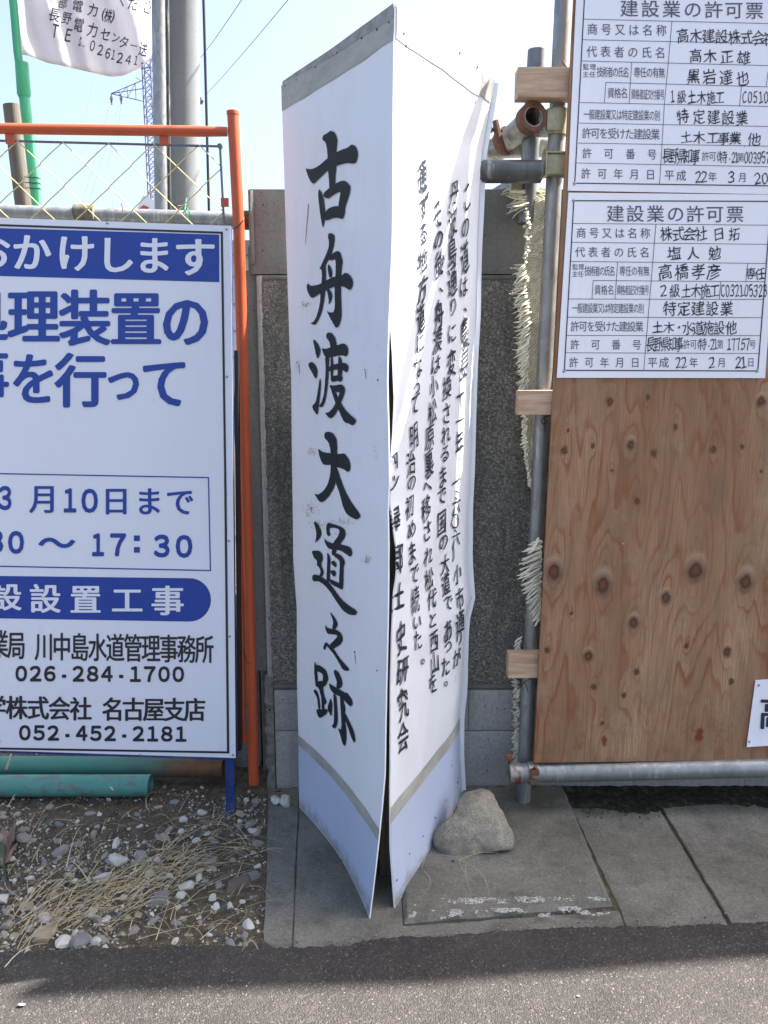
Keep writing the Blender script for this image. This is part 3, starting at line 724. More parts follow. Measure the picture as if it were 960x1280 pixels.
sheet('tape_band', PR, .001, .998, lambda u: .262+wob(u+1), lambda u: .308+wob(u+3), 24, 3, M['tape'], .0016)
sheet('protective_film', PR, .002, .998, .004, lambda u: .265+wob(u+1), 24, 14, M['film'], .0009)
sheet('tape_band', PL, .001, .999, lambda u: 2.228+wob(u), lambda u: 2.296-.012*u, 24, 3, M['tape'], .0016)
sheet('dark_or_shaded_tape', PL, .02, .999, lambda u: 2.297-.022*u, ZT+.001, 24, 2, M['tape_dark'], .0022)
sheet('tape_band', PR, .001, .86, lambda u: 2.232+wob(u+5), 2.302, 24, 3, M['tape'], .0016)
sheet('dark_or_shaded_tape', PR, .86, .999, 2.236, 2.303, 6, 3, M['tape_dark'], .0020)  # shaded end of the tape, its shade painted as darker grey
# narrow folded strip of the back sheet beyond the right face
def PE(u, z, o=0):
    a = RO(z)+Vector((.006, .018, 0)); return a+Vector((.013+.004*noise.noise(Vector((0, z*4, 2))), .004, 0))*u+Vector((0, -o, 0))
sheet('folded_edge', PE, 0, 1, .01, 2.295, 2, 60, M['panel'], 0, .002)
# lid and inner posts
mb = MB(); mb.prism([LO(ZT)+Vector((.01, .0, -.012)), RO(ZT)+Vector((-.01, 0, -.012)), RA(ZT)+Vector((-.004, .02, -.012))], (0, 0, .012)); mb.build('lid', M['darkwood'], mem)
for px, py in ((484, 1098),):
    a = gr(px, py); mb = MB(); mb.box((a.x, a.y+.03, 1.13), .045, .045, 2.26, None, .006); mb.build('corner_post', M['darkwood'], mem)
for q in (LO, RO):
    a = q(.6); a2 = q(2.2); mb = MB(); s_ = .068 if q is LO else -.068
    mb.tube([(a.x+s_+.0, a.y-.03, 0), (a2.x+s_, a2.y-.03, 2.28)], .020, 4); mb.build('corner_post', M['darkwood'], mem)
# --- the seven brush characters
S96, S91, S95 = 9.6, 9.14, 9.48
BR = [
 ((370, 150, S91), [[(400,122),(445,138),(470,190),(480,235),(472,290),(465,380),(462,470),(465,560),(455,640),(455,735),(430,790),(388,785),(385,700),(376,600),(372,500),(368,420),(362,330),(345,255),(305,225),(318,175),(355,158)],
  [(112,548),(160,566),(215,555),(290,508),(370,435),(470,370),(530,340),(600,318),(640,278),(690,300),(715,370),(708,440),(690,490),(655,500),(590,490),(470,522),(370,575),(280,660),(205,738),(160,680)],
  [(268,788),(290,815),(318,870),(330,960),(340,1050),(335,1150),(315,1240),(295,1150),(275,1000),(258,850)],
  [(320,865),(325,835),(360,800),(440,740),(500,705),(560,692),(600,720),(628,760),(625,820),(600,900),(570,985),(560,1060),(545,1130),(520,1130),(490,1000),(500,920),(520,812),(460,840),(400,880),(375,900),(340,890)],
  [(335,1060),(380,1010),(440,985),(510,985),(555,990),(568,1030),(555,1100),(530,1135),(490,1115),(430,1120),(385,1140),(340,1150)]]),
 ((370, 300, S96), [[(395,-75),(430,-85),(470,-55),(470,0),(455,90),(430,170),(395,240),(360,300),(365,400),(365,500),(355,620),(340,750),(310,880),(270,970),(235,1025),(175,998),(215,985),(250,930),(280,830),(300,720),(300,600),(315,500),(320,400),(312,350),(285,355),(320,280),(370,170),(400,90),(405,20),(390,-40)],
  [(395,240),(415,195),(450,160),(500,128),(540,150),(552,205),(568,260),(555,330),(548,430),(545,560),(548,750),(555,900),(530,1020),(490,1062),(440,980),(372,845),(410,870),(460,868),(475,800),(470,600),(482,420),(485,300),(480,228),(440,245)],
  [(397,285),(425,330),(442,380),(435,450),(405,455),(385,330)], [(372,590),(410,590),(445,660),(430,730),(398,782),(402,700)],
  [(145,515),(190,555),(300,530),(380,480),(450,445),(560,425),(600,388),(655,420),(692,490),(685,560),(655,605),(600,570),(540,550),(450,565),(370,600),(280,650),(195,705),(150,630),(135,570)]]),
 ((370, 405, S95), [[(222,180),(270,240),(298,300),(290,360),(262,412),(245,370),(225,270),(208,200)], [(150,490),(165,455),(205,450),(240,490),(262,550),(255,620),(240,655),(200,580)],
  [(290,630),(303,690),(295,800),(285,900),(275,980),(262,1088),(200,1000),(205,960),(240,930),(262,820)], [(362,135),(385,98),(430,105),(470,160),(488,240),(480,300),(420,300),(405,210),(370,165)],
  [(312,285),(370,295),(430,270),(500,250),(560,228),(605,245),(628,300),(620,360),(600,388),(560,370),(480,378),(400,405),(350,390),(325,330)],
  [(350,385),(400,395),(395,480),(392,600),(380,750),(360,880),(340,950),(310,992),(278,975),(310,930),(340,830),(355,650),(360,500)],
  [(420,380),(440,400),(452,500),(440,640),(425,670),(415,560)], [(510,380),(540,400),(560,480),(550,600),(535,650),(500,640),(505,500)],
  [(395,510),(450,480),(560,460),(600,462),(632,500),(620,560),(600,575),(560,540),(470,540),(400,565)], [(420,620),(470,610),(540,600),(562,640),(540,690),(500,670),(450,690),(420,670)],
  [(400,722),(450,730),(550,712),(585,750),(588,800),(560,880),(520,970),(480,1060),(430,1118),(395,1110),(350,1052),(400,1045),(450,990),(490,910),(530,810),(480,805),(430,790)],
  [(420,760),(470,790),(510,880),(560,970),(620,1050),(715,1130),(720,1160),(675,1208),(640,1180),(580,1165),(540,1080),(490,970),(450,860)]]),
 ((370, 530, S96), [[(345,140),(355,100),(400,90),(450,110),(490,170),(500,230),(498,400),(495,560),(485,690),(455,780),(400,870),(340,930),(300,938),(260,895),(225,832),(270,850),(340,800),(390,720),(420,600),(425,450),(420,300),(400,220),(355,175)],
  [(268,290),(320,335),(420,350),(500,362),(590,350),(635,410),(660,480),(655,560),(625,577),(580,540),(500,518),(430,490),(340,490),(310,450),(285,370)],
  [(480,540),(500,530),(540,650),(590,790),(660,920),(730,1020),(790,1105),(735,1152),(620,1090),(570,990),(530,830),(480,690)]]),
 ((370, 640, S91), [[(210,125),(225,105),(262,140),(290,200),(298,250),(275,305),(222,355),(238,290),(238,220)],
  [(352,160),(372,118),(400,130),(450,140),(530,170),(560,195),(575,245),(560,300),(510,365),(470,420),(460,470),(430,500),(412,480),(430,350),(480,290),(505,230),(500,195),(440,178),(395,180),(385,210),(400,260),(375,280),(355,250)],
  [(325,300),(370,340),(420,355),(500,365),(590,385),(635,410),(652,470),(630,515),(580,480),(520,440),(450,430),(380,420),(345,370)],
  [(362,460),(385,490),(400,540),(395,650),(392,770),(385,800),(355,790),(360,650),(365,530)], [(430,480),(470,470),(530,500),(568,570),(550,620),(548,750),(545,850),(535,890),(500,850),(500,750),(508,620),(505,550),(450,510)],
  [(405,570),(440,550),(475,600),(460,635),(420,600)], [(400,665),(450,665),(468,705),(445,745),(405,700)], [(390,760),(440,785),(500,810),(545,830),(535,888),(480,860),(400,820)],
  [(182,440),(270,440),(305,475),(315,530),(290,600),(325,680),(310,735),(270,730),(290,690),(280,640),(245,610),(250,550),(215,530)],
  [(190,750),(200,718),(240,712),(300,740),(360,780),(400,825),(470,920),(530,1000),(600,1060),(712,1135),(685,1180),(610,1170),(540,1120),(470,1020),(400,910),(330,830),(270,790),(215,790),(200,785)]]),
 ((370, 755, S96), [[(415,90),(450,130),(490,190),(510,250),(475,305),(440,300),(455,210),(430,140)],
  [(355,245),(380,285),(440,298),(500,310),(550,350),(572,420),(545,480),(500,510),(460,535),(445,560),(405,490),(450,450),(505,390),(495,368),(440,362),(385,358),(362,300)],
  [(340,550),(333,510),(365,450),(400,485),(460,540),(540,660),(655,788),(620,805),(570,790),(520,700),(460,600),(400,530),(370,495),(362,540)]]),
 ((370, 820, S96), [[(232,58),(248,100),(258,160),(265,260),(270,360),(245,365),(232,280),(222,150)], [(248,100),(300,115),(365,165),(398,260),(375,330),(345,368),(325,350),(330,220),(300,195),(255,180)],
  [(240,305),(330,295),(350,330),(330,390),(345,470),(378,560),(345,580),(345,640),(315,640),(312,500),(280,380),(240,360)], [(220,405),(245,405),(270,440),(290,530),(298,640),(275,640),(262,500),(222,430)],
  [(248,635),(300,640),(385,632),(380,690),(290,750),(262,700)], [(458,180),(480,160),(520,200),(550,260),(565,330),(550,375),(520,392),(490,380),(500,310),(475,240)],
  [(398,320),(450,355),(520,395),(590,435),(620,440),(670,510),(690,570),(662,612),(600,545),(540,485),(460,450),(420,400)], [(455,440),(490,480),(500,600),(508,740),(500,830),(472,875),(430,838),(460,815),(465,700),(460,560)],
  [(420,500),(442,560),(440,660),(430,725),(390,650),(388,600),(410,540)], [(535,470),(570,510),(602,640),(590,680),(600,800),(615,950),(602,1080),(570,1060),(540,950),(510,855),(548,890),(555,800),(545,650)],
  [(570,665),(600,690),(650,790),(700,900),(720,1000),(710,1038),(685,1010),(640,880),(590,740)]]),
]
for (ox, oy, s), strokes in BR:
    V = []; Fc = []
    for k, st in enumerate(strokes):
        P = [(ox+x/s, oy+y/s) for x, y in st]; Q = []
        for i, p in enumerate(P):
            q = P[(i+1) % len(P)]; Q += [(p[0]*.8+q[0]*.2, p[1]*.8+q[1]*.2), (p[0]*.2+q[0]*.8, p[1]*.2+q[1]*.8)]
        Q2 = []
        for i, p in enumerate(Q):
            q = Q[(i+1) % len(Q)]; n = max(1, int(math.hypot(q[0]-p[0], q[1]-p[1])/1.2))
            for a in range(n):
                x, y = p[0]+(q[0]-p[0])*a/n, p[1]+(q[1]-p[1])*a/n; d = .28*noise.noise(Vector((x*1.3, y*1.3, 1))); Q2.append((x+d, y-d))
        H3 = [SL.hit(x, y, .0022+k*.00004) for x, y in Q2]
        tri = geometry.tessellate_polygon([[Vector((x, y, 0)) for x, y in Q2]]); b = len(V)
        V += H3; Fc += [tuple(b+i for i in t) for t in tri]
    mesh('brush_character', V, Fc, M['ink'], mem)
# --- small brush columns
COLS = [
 [('こ',583,245,38),('の',580.5,284,28),('道',580,323,40),('は',578,359,27),('、',584,377,22),('慶',580,417,38),('長',579,457,38),('十',574.5,495,32),('一',573.6,526,24),('年',573,553,33),('（',570,580,22),('一',569,602,24),('、',574,608,18),('六',569,631,24),('〇',568,652,19),('六',569,672,22),('）',569,691,20),('小',571,717,26),('市',574,748,28),('通',574,777,28),('り',573,797,19),('が',570,822,24)],
 [('丹',566,240,33),('波',564,278,37),('島',564,314,36),('通',564,352,38),('り',565,383,24),('に',564,417,26),('変',563,454,34),('換',558,485,30),('さ',557,516,28),('れ',556,543,25),('る',555,566,22),('ま',552,596,27),('で',551,620,24),('国',551,653,32),('の',553,677,22),('大',555,705,26),('道',556,730,28),('で',559,753,21),('あ',559,788,29),('っ',559,806,22),('た',556,833,26),('。',560,846,20)],
 [('そ',546,268,36),('の',547,299,26),('後',548,329,36),('、',554,355,18),('舟',547,393,36),('渡',546,425,32),('は',543.5,456,25),('小',541,483,26),('松',539,515,30),('原',536,545,31),('裏',535,580,36),('へ',533,608,20),('移',531.5,635,31),('さ',533,663,27),('れ',534,695,26),('松',535,724,27),('代',538.6,749,27),('と',540,774,21),('西',541,800,28),('山',542,827,26),('を',540,854,26)],
 [('通',527,221,40),('ず',529,259,34),('る',528,292,29),('地',527,326,31),('方',527,361,36),('道',525,398,36),('に',524,429,26),('な',521,459,26),('っ',519.5,483,22),('て',518,505,29),('明',516,545,34),('治',512.6,578,31),('の',513,603,21),('初',511,633,30),('め',513,661,24),('ま',513.6,691,29),('で',517,717,26),('続',518,750,34),('い',520.6,777,22),('た',521,800,26),('。',531,818,22)],
 [('四',490,577,24),('ツ',491,603,22),('屋',493,650,35),('郷',496,700,38),('土',498,746,34),('史',500,797,40),('研',502,838,35),('究',503,880,38),('会',503,920,36)],
]
for i, c in enumerate(COLS):
    it = [(ch, x, y, (11.8 if i else 10.6)*(1.18 if ch in '、。' else 1)*(1.15 if i == 4 else 1), h_*1.06) for ch, x, y, h_ in c]
    hi = [q for q in it if q[2] < 400 and i in (2, 3)]; lo = [q for q in it if q not in hi]
    write(SR, lo, M['ink2'], mem, .0036, bold=.015 if i < 4 else .024, shear=.26, rough=1.0, seed=i+1)
    if hi: write(SR, hi, M['ink2'], mem, .0036, bold=.042, shear=.26, rough=1.0, seed=i+9)
NLs = [(357, 107), (371, 100), (395, 84), (422, 66), (453, 48), (472, 37), (487, 28), (457, 462), (473, 475), (444, 815), (472, 838), (386, 1050), (428, 1075), (382, 1028)]
NRs = [(507, 58), (527, 26), (541, 29), (504, 42), (528, 76), (552, 46), (554, 94), (576, 111), (574, 66), (596, 84), (593, 128), (567, 152), (571, 978), (557, 1000), (543, 1022), (528, 1045), (511, 1067), (495, 1100)]
for sf, pts in ((SL, NLs), (SR, NRs)):
    for p in pts: screwheads(sf, [p], random.uniform(.0022, .0034), mem, M['nail'], 'nail', .0022, .3)
# rust runs and scuffs (real marks of wear): thin drips on the left face
M['stain'] = plain('brown stain', (.33, .28, .20), .7, var=.4, scale=80)
for a, b, w_ in (((386, 255), (382, 305), 1.6), ((457, 464), (458, 474), 1.3), ((444, 818), (445, 830), 1.4), ((367, 104), (364, 128), 1.2), ((374, 455), (375, 468), 1.2)):
    V = []; n = 8
    for i in range(n+1):
        t = i/n; x = a[0]+(b[0]-a[0])*t+.5*noise.noise(Vector((t*6, a[0], 0))); y = a[1]+(b[1]-a[1])*t; hw = w_*.5*(1-.6*t)*(.6+.8*abs(noise.noise(Vector((t*9, b[0], 0)))))
        V += [SL.hit(x-hw, y, .0015), SL.hit(x+hw, y, .0015)]
    mesh('stain', V, [(2*i, 2*i+1, 2*i+3, 2*i+2) for i in range(n)], M['stain'], mem)
V = []; Fc = []; rq = random.Random(4)
for cx, cy, sx, sy, n in ((381, 381, 6, 4, 60), (388, 637, 9, 8, 80), (400, 655, 20, 5, 60), (430, 652, 12, 5, 60), (390, 565, 5, 5, 40), (372, 455, 3, 9, 20), (460, 700, 5, 6, 60), (470, 565, 3, 14, 18), (362, 480, 3, 40, 40), (420, 670, 18, 8, 25)):
    for _ in range(n):
        x, y, s = rq.gauss(cx, sx*.5), rq.gauss(cy, sy*.5), rq.uniform(.2, .75); P = [SL.hit(x+s*math.cos(q)*.7, y+s*math.sin(q), .0014) for q in (0, 1.3, 2.5, 3.8, 5)]
        if None in P: continue
        b = len(V); V += P; Fc.append((b, b+1, b+2, b+3, b+4))
mesh('scuff_marks', V, Fc, M['stain'], mem, kind='stuff')
for sf, x, y, dx in ((SL, 362, 463, 9), (SL, 371, 759, 8), (SR, 589, 454, 9)):
    patch(sf, [(x-dx/2, y-6), (x+dx/2, y-5), (x+dx/2, y+7), (x-dx/2, y+6)], M['galv_old'], mem, 'metal_tab', .003) if all(sf.hit(*q) for q in ((x-dx/2, y-6), (x+dx/2, y+7))) else None

# ================================================================== CONSTRUCTION SIGN on the left
sg = empty('construction_sign', 'large white sign with blue bands and Japanese works notice, blue steel leg', 'sign', tuple(gr(292, 1009)))
SY = 2.47
TR, BRc, TL0 = at(288.4, 282.3, SY), at(294.6, 947.5, SY), at(0, 272, SY)
ex = (TL0-TR).normalized(); ey = (BRc-TR); Hs = ey.length; ey.normalize(); SG = plane3(TR, BRc, TL0)
Wd = 1.12
def sbox(mbx, u0, u1, v0, v1, d0, d1):                # in the board's own frame, u to the left, v down
    c = [TR+ex*u+ey*v+SG.nn*d for u, v, d in ((u0, v0, d0), (u1, v0, d0), (u1, v1, d0), (u0, v1, d0))]
    mbx.prism(c, SG.nn*(d1-d0))
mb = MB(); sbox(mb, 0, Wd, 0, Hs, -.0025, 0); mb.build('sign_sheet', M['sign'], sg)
mb = MB()
for u0, u1, v0, v1 in ((.0004, .020, -.001, Hs+.008), (Wd-.02, Wd+.002, -.001, Hs+.010), (.0202, Wd-.0202, Hs-.018, Hs+.010), (.0202, Wd-.0202, -.001, .024)): sbox(mb, u0, u1, v0, v1, -.028, -.0028)
mb.build('steel_frame', M['blue_steel'], sg)
mb = MB(); sbox(mb, -.0125, -.001, .36, Hs-.01, -.062, -.030); mb.build('gap_shade_strip', M['cable'], sg)  # black strip added for the shadow between sign and orange post
for u in (.006, Wd-.03):
    mb = MB(); c = TR+ex*u+ey*(Hs+.0102); L_ = c.z/(-ey.z)
    mb.prism([c+SG.nn*-.027, c+ex*.030+SG.nn*-.027, c+ex*.030+SG.nn*-.004, c+SG.nn*-.004], ey*(L_+.01)); mb.build('leg', M['blue_steel'], sg)
C2, C3, C9 = CT(0, 260, 3), CT(0, 580, 2.824), None
def lpoly(T, pts): return [T(*p) for p in pts]
# blue heading band, pill, border and box
patch(SG, [(-40, 283.6), (0, 285), (274, 293.3), (274.2, 352.7), (0, 345), (-40, 343.6)], M['blue'], sg, 'blue_band', .0006)
pill = [(-60, 719)]+[(0, 719.9), (234, 722.7)]+[(236.8+26.9*math.sin(a), 749.8-27.2*math.cos(a)) for a in [R(d) for d in range(10, 171, 10)]]+[(234, 777), (0, 773), (-60, 772)]
patch(SG, pill, M['blue'], sg, 'blue_band', .0006)
rules(SG, [((-40, 280), (277.2, 290.9), 2.6), ((277.2, 289.5), (281.5, 590), 2.8), ((281.5, 590), (285.2, 941.5), 3.0), ((-40, 935), (286.5, 940.6), 2.6)], M['black'], sg, 'border_line', .0012)
rules(SG, [((-40, 591.3), (260.5, 597), 1.5), ((260.5, 596.3), (263, 713.8), 1.5), ((-40, 707), (263.6, 713.2), 1.5)], M['blue_txt'], sg, 'border_line', .0012)
W = lambda it, mat, b, o=.0016: write(SG, it, M[mat], sg, o, bold=b)
W([('お', -11, 314.5, 50, 49), ('か', 39.5, 315, 50, 50), ('け', 95, 316, 50, 50), ('し', 145, 318, 50, 50), ('ま', 192, 319, 48, 50), ('す', 243.5, 321, 54, 52)], 'sign', .033, .002)
W([('処', -21, 393, 64, 70), ('理', 42, 395, 66, 72), ('装', 106, 397, 66, 74), ('置', 170, 398, 66, 72), ('の', 232, 400.5, 64, 72)], 'blue_txt', .036)
W([('事', -19, 470, 62, 72), ('を', 42, 473, 60, 70), ('行', 101, 475, 66, 72), ('っ', 154, 474, 52, 62), ('て', 206, 478, 62, 70)], 'blue_txt', .034)
W([('3', 6, 622.5, 15, 28), ('月', 54.5, 623.5, 37, 38), ('1', 87.5, 625.5, 15, 28), ('0', 112, 626, 19, 28), ('日', 145, 626, 37, 37), ('ま', 186, 626.5, 36, 38), ('で', 225, 627, 37, 38)], 'blue_txt', .024)
W([('3', -6, 677, 18, 26), ('0', 20, 678, 18, 26), ('～', 71, 678.5, 48, 44), ('1', 122.5, 681, 14, 26), ('7', 147.5, 681, 18, 26), ('3', 202, 682.5, 18, 26), ('0', 230, 683, 19, 26)], 'blue_txt', .03)
for yy in (673.5, 688):
    patch(SG, [(168.3+x, yy+y) for x, y in ((-1, -4.2), (6.5, -4.2), (6.5, 2.8), (-1, 2.8))], M['blue_txt'], sg, 'lettering', .0016)
W([('設', 8.5, 746, 38, 36), ('設', 56.5, 748, 40, 38), ('置', 107, 749, 40, 38), ('工', 159, 750, 40, 36), ('事', 209.5, 750.5, 42, 39)], 'sign', .03, .002)
W(row('業局', -1, 20.5, 805, 806.5, 23.5, 37)+row('川中島水道管理事務所', 55, 255.5, 808, 811.5, 24, 37), 'black', .022)
W([(c, 26.5+17.85*i, 842+.08*i, 13.2 if c not in '-' else 17, 18) for i, c in enumerate('026-284-1700')], 'black', .03)
W(row('学株式会社', -6, 101, 884, 886, 28, 31)+row('名古屋支店', 141, 243.5, 886.5, 887, 28, 31), 'black', .03)
W([('L', -6, 919, 11, 17)]+[(c, 31+17.75*i, 916+.15*i, 13.2 if c not in '-' else 17, 17.5) for i, c in enumerate('052-452-2181')], 'black', .03)
screwheads(SG, [(134.3, 278.6), (283, 286.3), (283.6, 471), (286, 676), (287.2, 795.5), (291.3, 943.6), (175.3, 943.6), (46, 942.8)], .0042, sg, off=.0004)

# ================================================================== ORANGE BARRIER behind it
FY = 2.57
fence = empty('barrier_fence', 'orange tubular barrier panel with diamond wire mesh behind the works sign', 'fence', (0, FY, 0))
pt, pbm = at(291.2, 142, FY), at(317.5, 979, FY)
pm = at(298.5, 285, FY); pm2 = at(308.5, 640, FY)
mb = MB(); mb.tube([pt, pm, pm2, pbm], .0178, 20); mb.build('post', M['orange'], fence, True)
mb = MB(); mb.tube([pt+Vector((0, 0, -.004)), pt+Vector((0, 0, .006)), pt+Vector((0, 0, .009))], [.0192, .0192, .015], 20); mb.build('cap', M['orange'], fence, True)
ra, rb = at(-230, 157.5, FY), at(284, 164.6, FY)
mb = MB(); mb.tube([ra, ra.lerp(rb, .94), rb], [.0155, .0155, .0135], 18); mb.build('top_rail', M['orange'], fence, True)
p2 = ra+Vector((0, 0, -.0)); mb = MB(); mb.tube([p2+Vector((0, 0, .08)), Vector((p2.x, p2.y, .05))], .0178, 18); mb.build('post', M['orange'], fence, True)
for px, py, w_, h_ in ((12.5, 172.5, 11, 10), (205, 173.5, 11, 10)):
    c = at(px, py+1, FY); mb = MB(); mb.box(c, .028, .003, .030, None, .0008); mb.build('tab', M['orange'], fence)
for px, py in ((281, 253), (299, 674), (301, 800), (305, 922)):
    c = at(px, py, FY); mb = MB(); mb.box(c, .024, .004, .026, None, .0008); mb.build('tab', M['orange'], fence)
mfr = MB(); a, b, c_ = at(-230, 170, FY+.004), at(275, 183, FY+.004), at(279.5, 270, FY+.004)
mfr.tube([a, b], .0036, 8); mfr.tube([b+Vector((0, 0, .004)), c_, at(295, 560, FY+.004), at(304.5, 930, FY+.004)], .0036, 8)
mfr.build('mesh_frame', M['wire_grey'], fence, True)
mb = MB(); mb.tube([at(300.2, 560, FY), at(305.5, 928, FY)], .0052, 8); mb.build('mesh_frame', M['orange'], fence, True)
mb = MB(); mb.tube([b+Vector((0, -.008, 0)), b+Vector((0, .008, 0))], .0075, 10); mb.build('bolt', M['wire_grey'], fence)
# diamond mesh: bent wires hooking each other at each crossing, wires run in zigzags down
net = MB(); px0, pyr = 21.6, 55.5
def npt(i, r): return (21.6+56.7*.5*i + .9*r, 175.5+27.7*r+(.022*(21.6+28.3*i)))
for r in range(0, 14):
    for i in range(-9, 10):
        if (i+r) % 2: continue
        for di in (-1, 1):
            a, b = npt(i, r), npt(i+di, r+1)
            lim = 276+r*1.2
            if max(a[0], b[0]) > lim+6: continue
            A, B = at(a[0], a[1], FY+.004), at(b[0], b[1], FY+.004); mid = A.lerp(B, .5)+Vector((0, .002*di, 0))
            net.tube([A+Vector((0, -.003*di, 0)), mid, B+Vector((0, .003*di, 0))], .0017, 6, False)
net.build('wire_mesh', M['wire'], fence, True, kind='stuff')
net2 = MB()
for k in range(12):                      # hooked tips at the edge rod
    a, b = at(247.5+.9*k, 182+27.7*k*1.0, FY+.004), None
ti = MB(); ti.tube([at(288, 287, FY-.02), at(297, 283, FY-.021), at(304, 276, FY-.014), at(305, 272, FY)], .0016, 6); ti.build('tie_wire', M['rustwire'], fence)
ti = MB(); ti.tube([at(304, 812, FY-.02), at(309, 828, FY-.021), at(316, 831, FY-.014)], .0014, 6); ti.build('tie_wire', M['rustwire'], fence)

# grey scaffold pipe lying behind the barrier
sp = empty('scaffold_pipe', 'horizontal grey galvanised pipe just above the works sign, behind the orange barrier', 'pipe', tuple(at(100, 266, 2.72)))
mb = MB(); mb.hollow(at(-250, 258, 2.70), at(305, 275, 2.72), .0243); mb.build('tube', M['galv'], sp, True)
mb = MB(); mb.tube([at(299, 275, 2.705), at(312, 275.5, 2.71)], .030, 16); mb.build('end_clamp', M['rust'], sp, True)
mb = MB(); a = at(94, 265.5, 2.70); mb.tube([a, at(119, 266.3, 2.70)], .0275, 16); mb.build('sleeve', M['oldwood'], sp, True)
mb = MB(); mb.tube([at(233, 248, 2.68), at(231, 262, 2.66), at(236, 276, 2.68)], .002, 6); mb.tube([at(229, 266, 2.68), at(234, 260, 2.665), at(238, 268, 2.68)], .002, 6); mb.build('green_string', M['green'], sp)
mb = MB(); mb.tube([at(152, 254, 2.67), at(155, 275, 2.665)], .0013, 5); mb.tube([at(213, 254.5, 2.69), at(222, 257.5, 2.66), at(234, 256, 2.69)], .0016, 5); mb.build('wire_scrap', M['rustwire'], sp)

# timber post, green bamboo-like pole and banner
tp = MB(); tp.tube([at(16, 132, 3.05), at(36, 300, 3.05), Vector((at(36, 300, 3.05).x+.10, 3.05, 0))], .0335, 14)
tp.build('timber_post', M['oldwood'], None, True, label='weathered round timber post behind the green banner pole', cat='post', loc=tuple(at(30, 250, 3.05)))
gp = empty('banner_pole', 'bright green sleeved pole leaning behind the orange rail, carrying the white banner', 'pole', tuple(at(50, 300, 2.95)))
ga, gb, gc, gd = at(14, -30, 2.95), at(22, 66, 2.95), at(30, 118, 2.95), at(56, 340, 2.95)
mb = MB(); mb.tube([ga, gb, gc], .0135, 14); mb.build('upper_tube', M['green'], gp, True)
mb = MB(); mb.tube([gc+Vector((0, 0, .10)), gc, gc+Vector((0, 0, -.01))], [.0215, .0225, .0185], 16); mb.build('collar', M['green'], gp, True)
mb = MB(); mb.tube([gc, gd, Vector((gd.x+.16, gd.y, 0))], .0175, 16); mb.build('lower_tube', M['green'], gp, True)
for f in (.46, .49, .52):
    q = gc.lerp(gd, f); mb = MB(); mb.tube([q+Vector((-.028, -.012, 0)), q+Vector((0, -.022, -.004)), q+Vector((.020, -.010, -.001)), q+Vector((.014, .02, 0))], .0015, 6); mb.build('tie_wire', M['rustwire'], gp)

BY = 2.98
bo = [(19, 68), (33, 69), (45, 73), (60, 79), (77, 82), (98, 87), (120, 92), (138, 96), (153, 95), (171, 87), (184, 79), (190, 68)]
def bpt(u, v):                                  # u across 0..1, v up 0..1 from the lower hem
    x = 19+171*u; i = min(len(bo)-2, int(u*(len(bo)-1)))
    for (a, b), (c, d) in zip(bo, bo[1:]):
        if a <= x <= c: y = b+(d-b)*(x-a)/(c-a); break
    else: y = bo[-1][1]
    xt = 10+179*u-4*v*0; x = x*(1-v)+(8+180*u)*v
    Y = BY+.05*math.sin(u*9+v*2)*(.2+.8*u)+.028*math.sin(u*21+v*5)+.02*noise.noise(Vector((u*5, v*4, 1)))
    return at(x, y-v*190, Y)
V = [bpt(i/44, j/26) for j in range(27) for i in range(45)]
Fc = [(j*45+i, j*45+i+1, (j+1)*45+i+1, (j+1)*45+i) for j in range(26) for i in range(44)]
bn = empty('banner', 'white cloth banner with dark Japanese lettering hanging from the green pole', 'banner', tuple(at(20, 60, BY)))
cloth = mesh('cloth', V, Fc, M['banner'], bn, True)
mod = cloth.modifiers.new('thickness', 'SOLIDIFY'); mod.thickness = .0008; mod.offset = 1
SBn = Surf(V, Fc); SBn.nn = Vector((0, -1, 0)); CB = CT(0, 0, 4.571)
bt = [('中', 302, -16, 46, 62, 0), ('部', 362, 18, 50, 68, 0), ('電', 442, 34, 62, 74, 0), ('力', 532, 58, 66, 80, 0), ('(', 592, 84, 14, 74, 0), ('株', 620, 92, 46, 84, 0), (')', 646, 98, 14, 74, 0),
      ('長', 312, 85, 70, 84, 0), ('野', 384, 104, 54, 76, 0), ('電', 450, 142, 56, 88, 0), ('力', 528, 172, 66, 88, 0), ('セ', 604, 198, 66, 80, 0), ('ン', 662, 216, 52, 64, 0), ('タ', 708, 242, 60, 76, 0), ('ー', 764, 262, 52, 50, 0), ('送', 820, 282, 52, 86, 0),
      ('T', 315, 178, 36, 76, 0), ('E', 394, 202, 32, 72, 0), ('L', 470, 240, 30, 52, 0), ('0', 526, 262, 26, 60, 0), ('2', 572, 286, 30, 60, 0), ('6', 618, 306, 26, 60, 0), ('1', 650, 314, 18, 56, 0), ('2', 686, 332, 30, 60, 0), ('4', 732, 342, 30, 52, 0), ('1', 776, 346, 20, 52, 0), ('-', 815, 354, 40, 60, 0),
      ('く', 700, 0, 56, 84, 0), ('だ', 762, 22, 66, 84, 0), ('さ', 848, 40, 66, 90, 0)]
write(SBn, [(c, *CB(x, y), w_/4.571, h_/4.571) for c, x, y, w_, h_, _ in bt], M['navy'], bn, .0016, bold=.012, rot=-.2, shear=-.0)

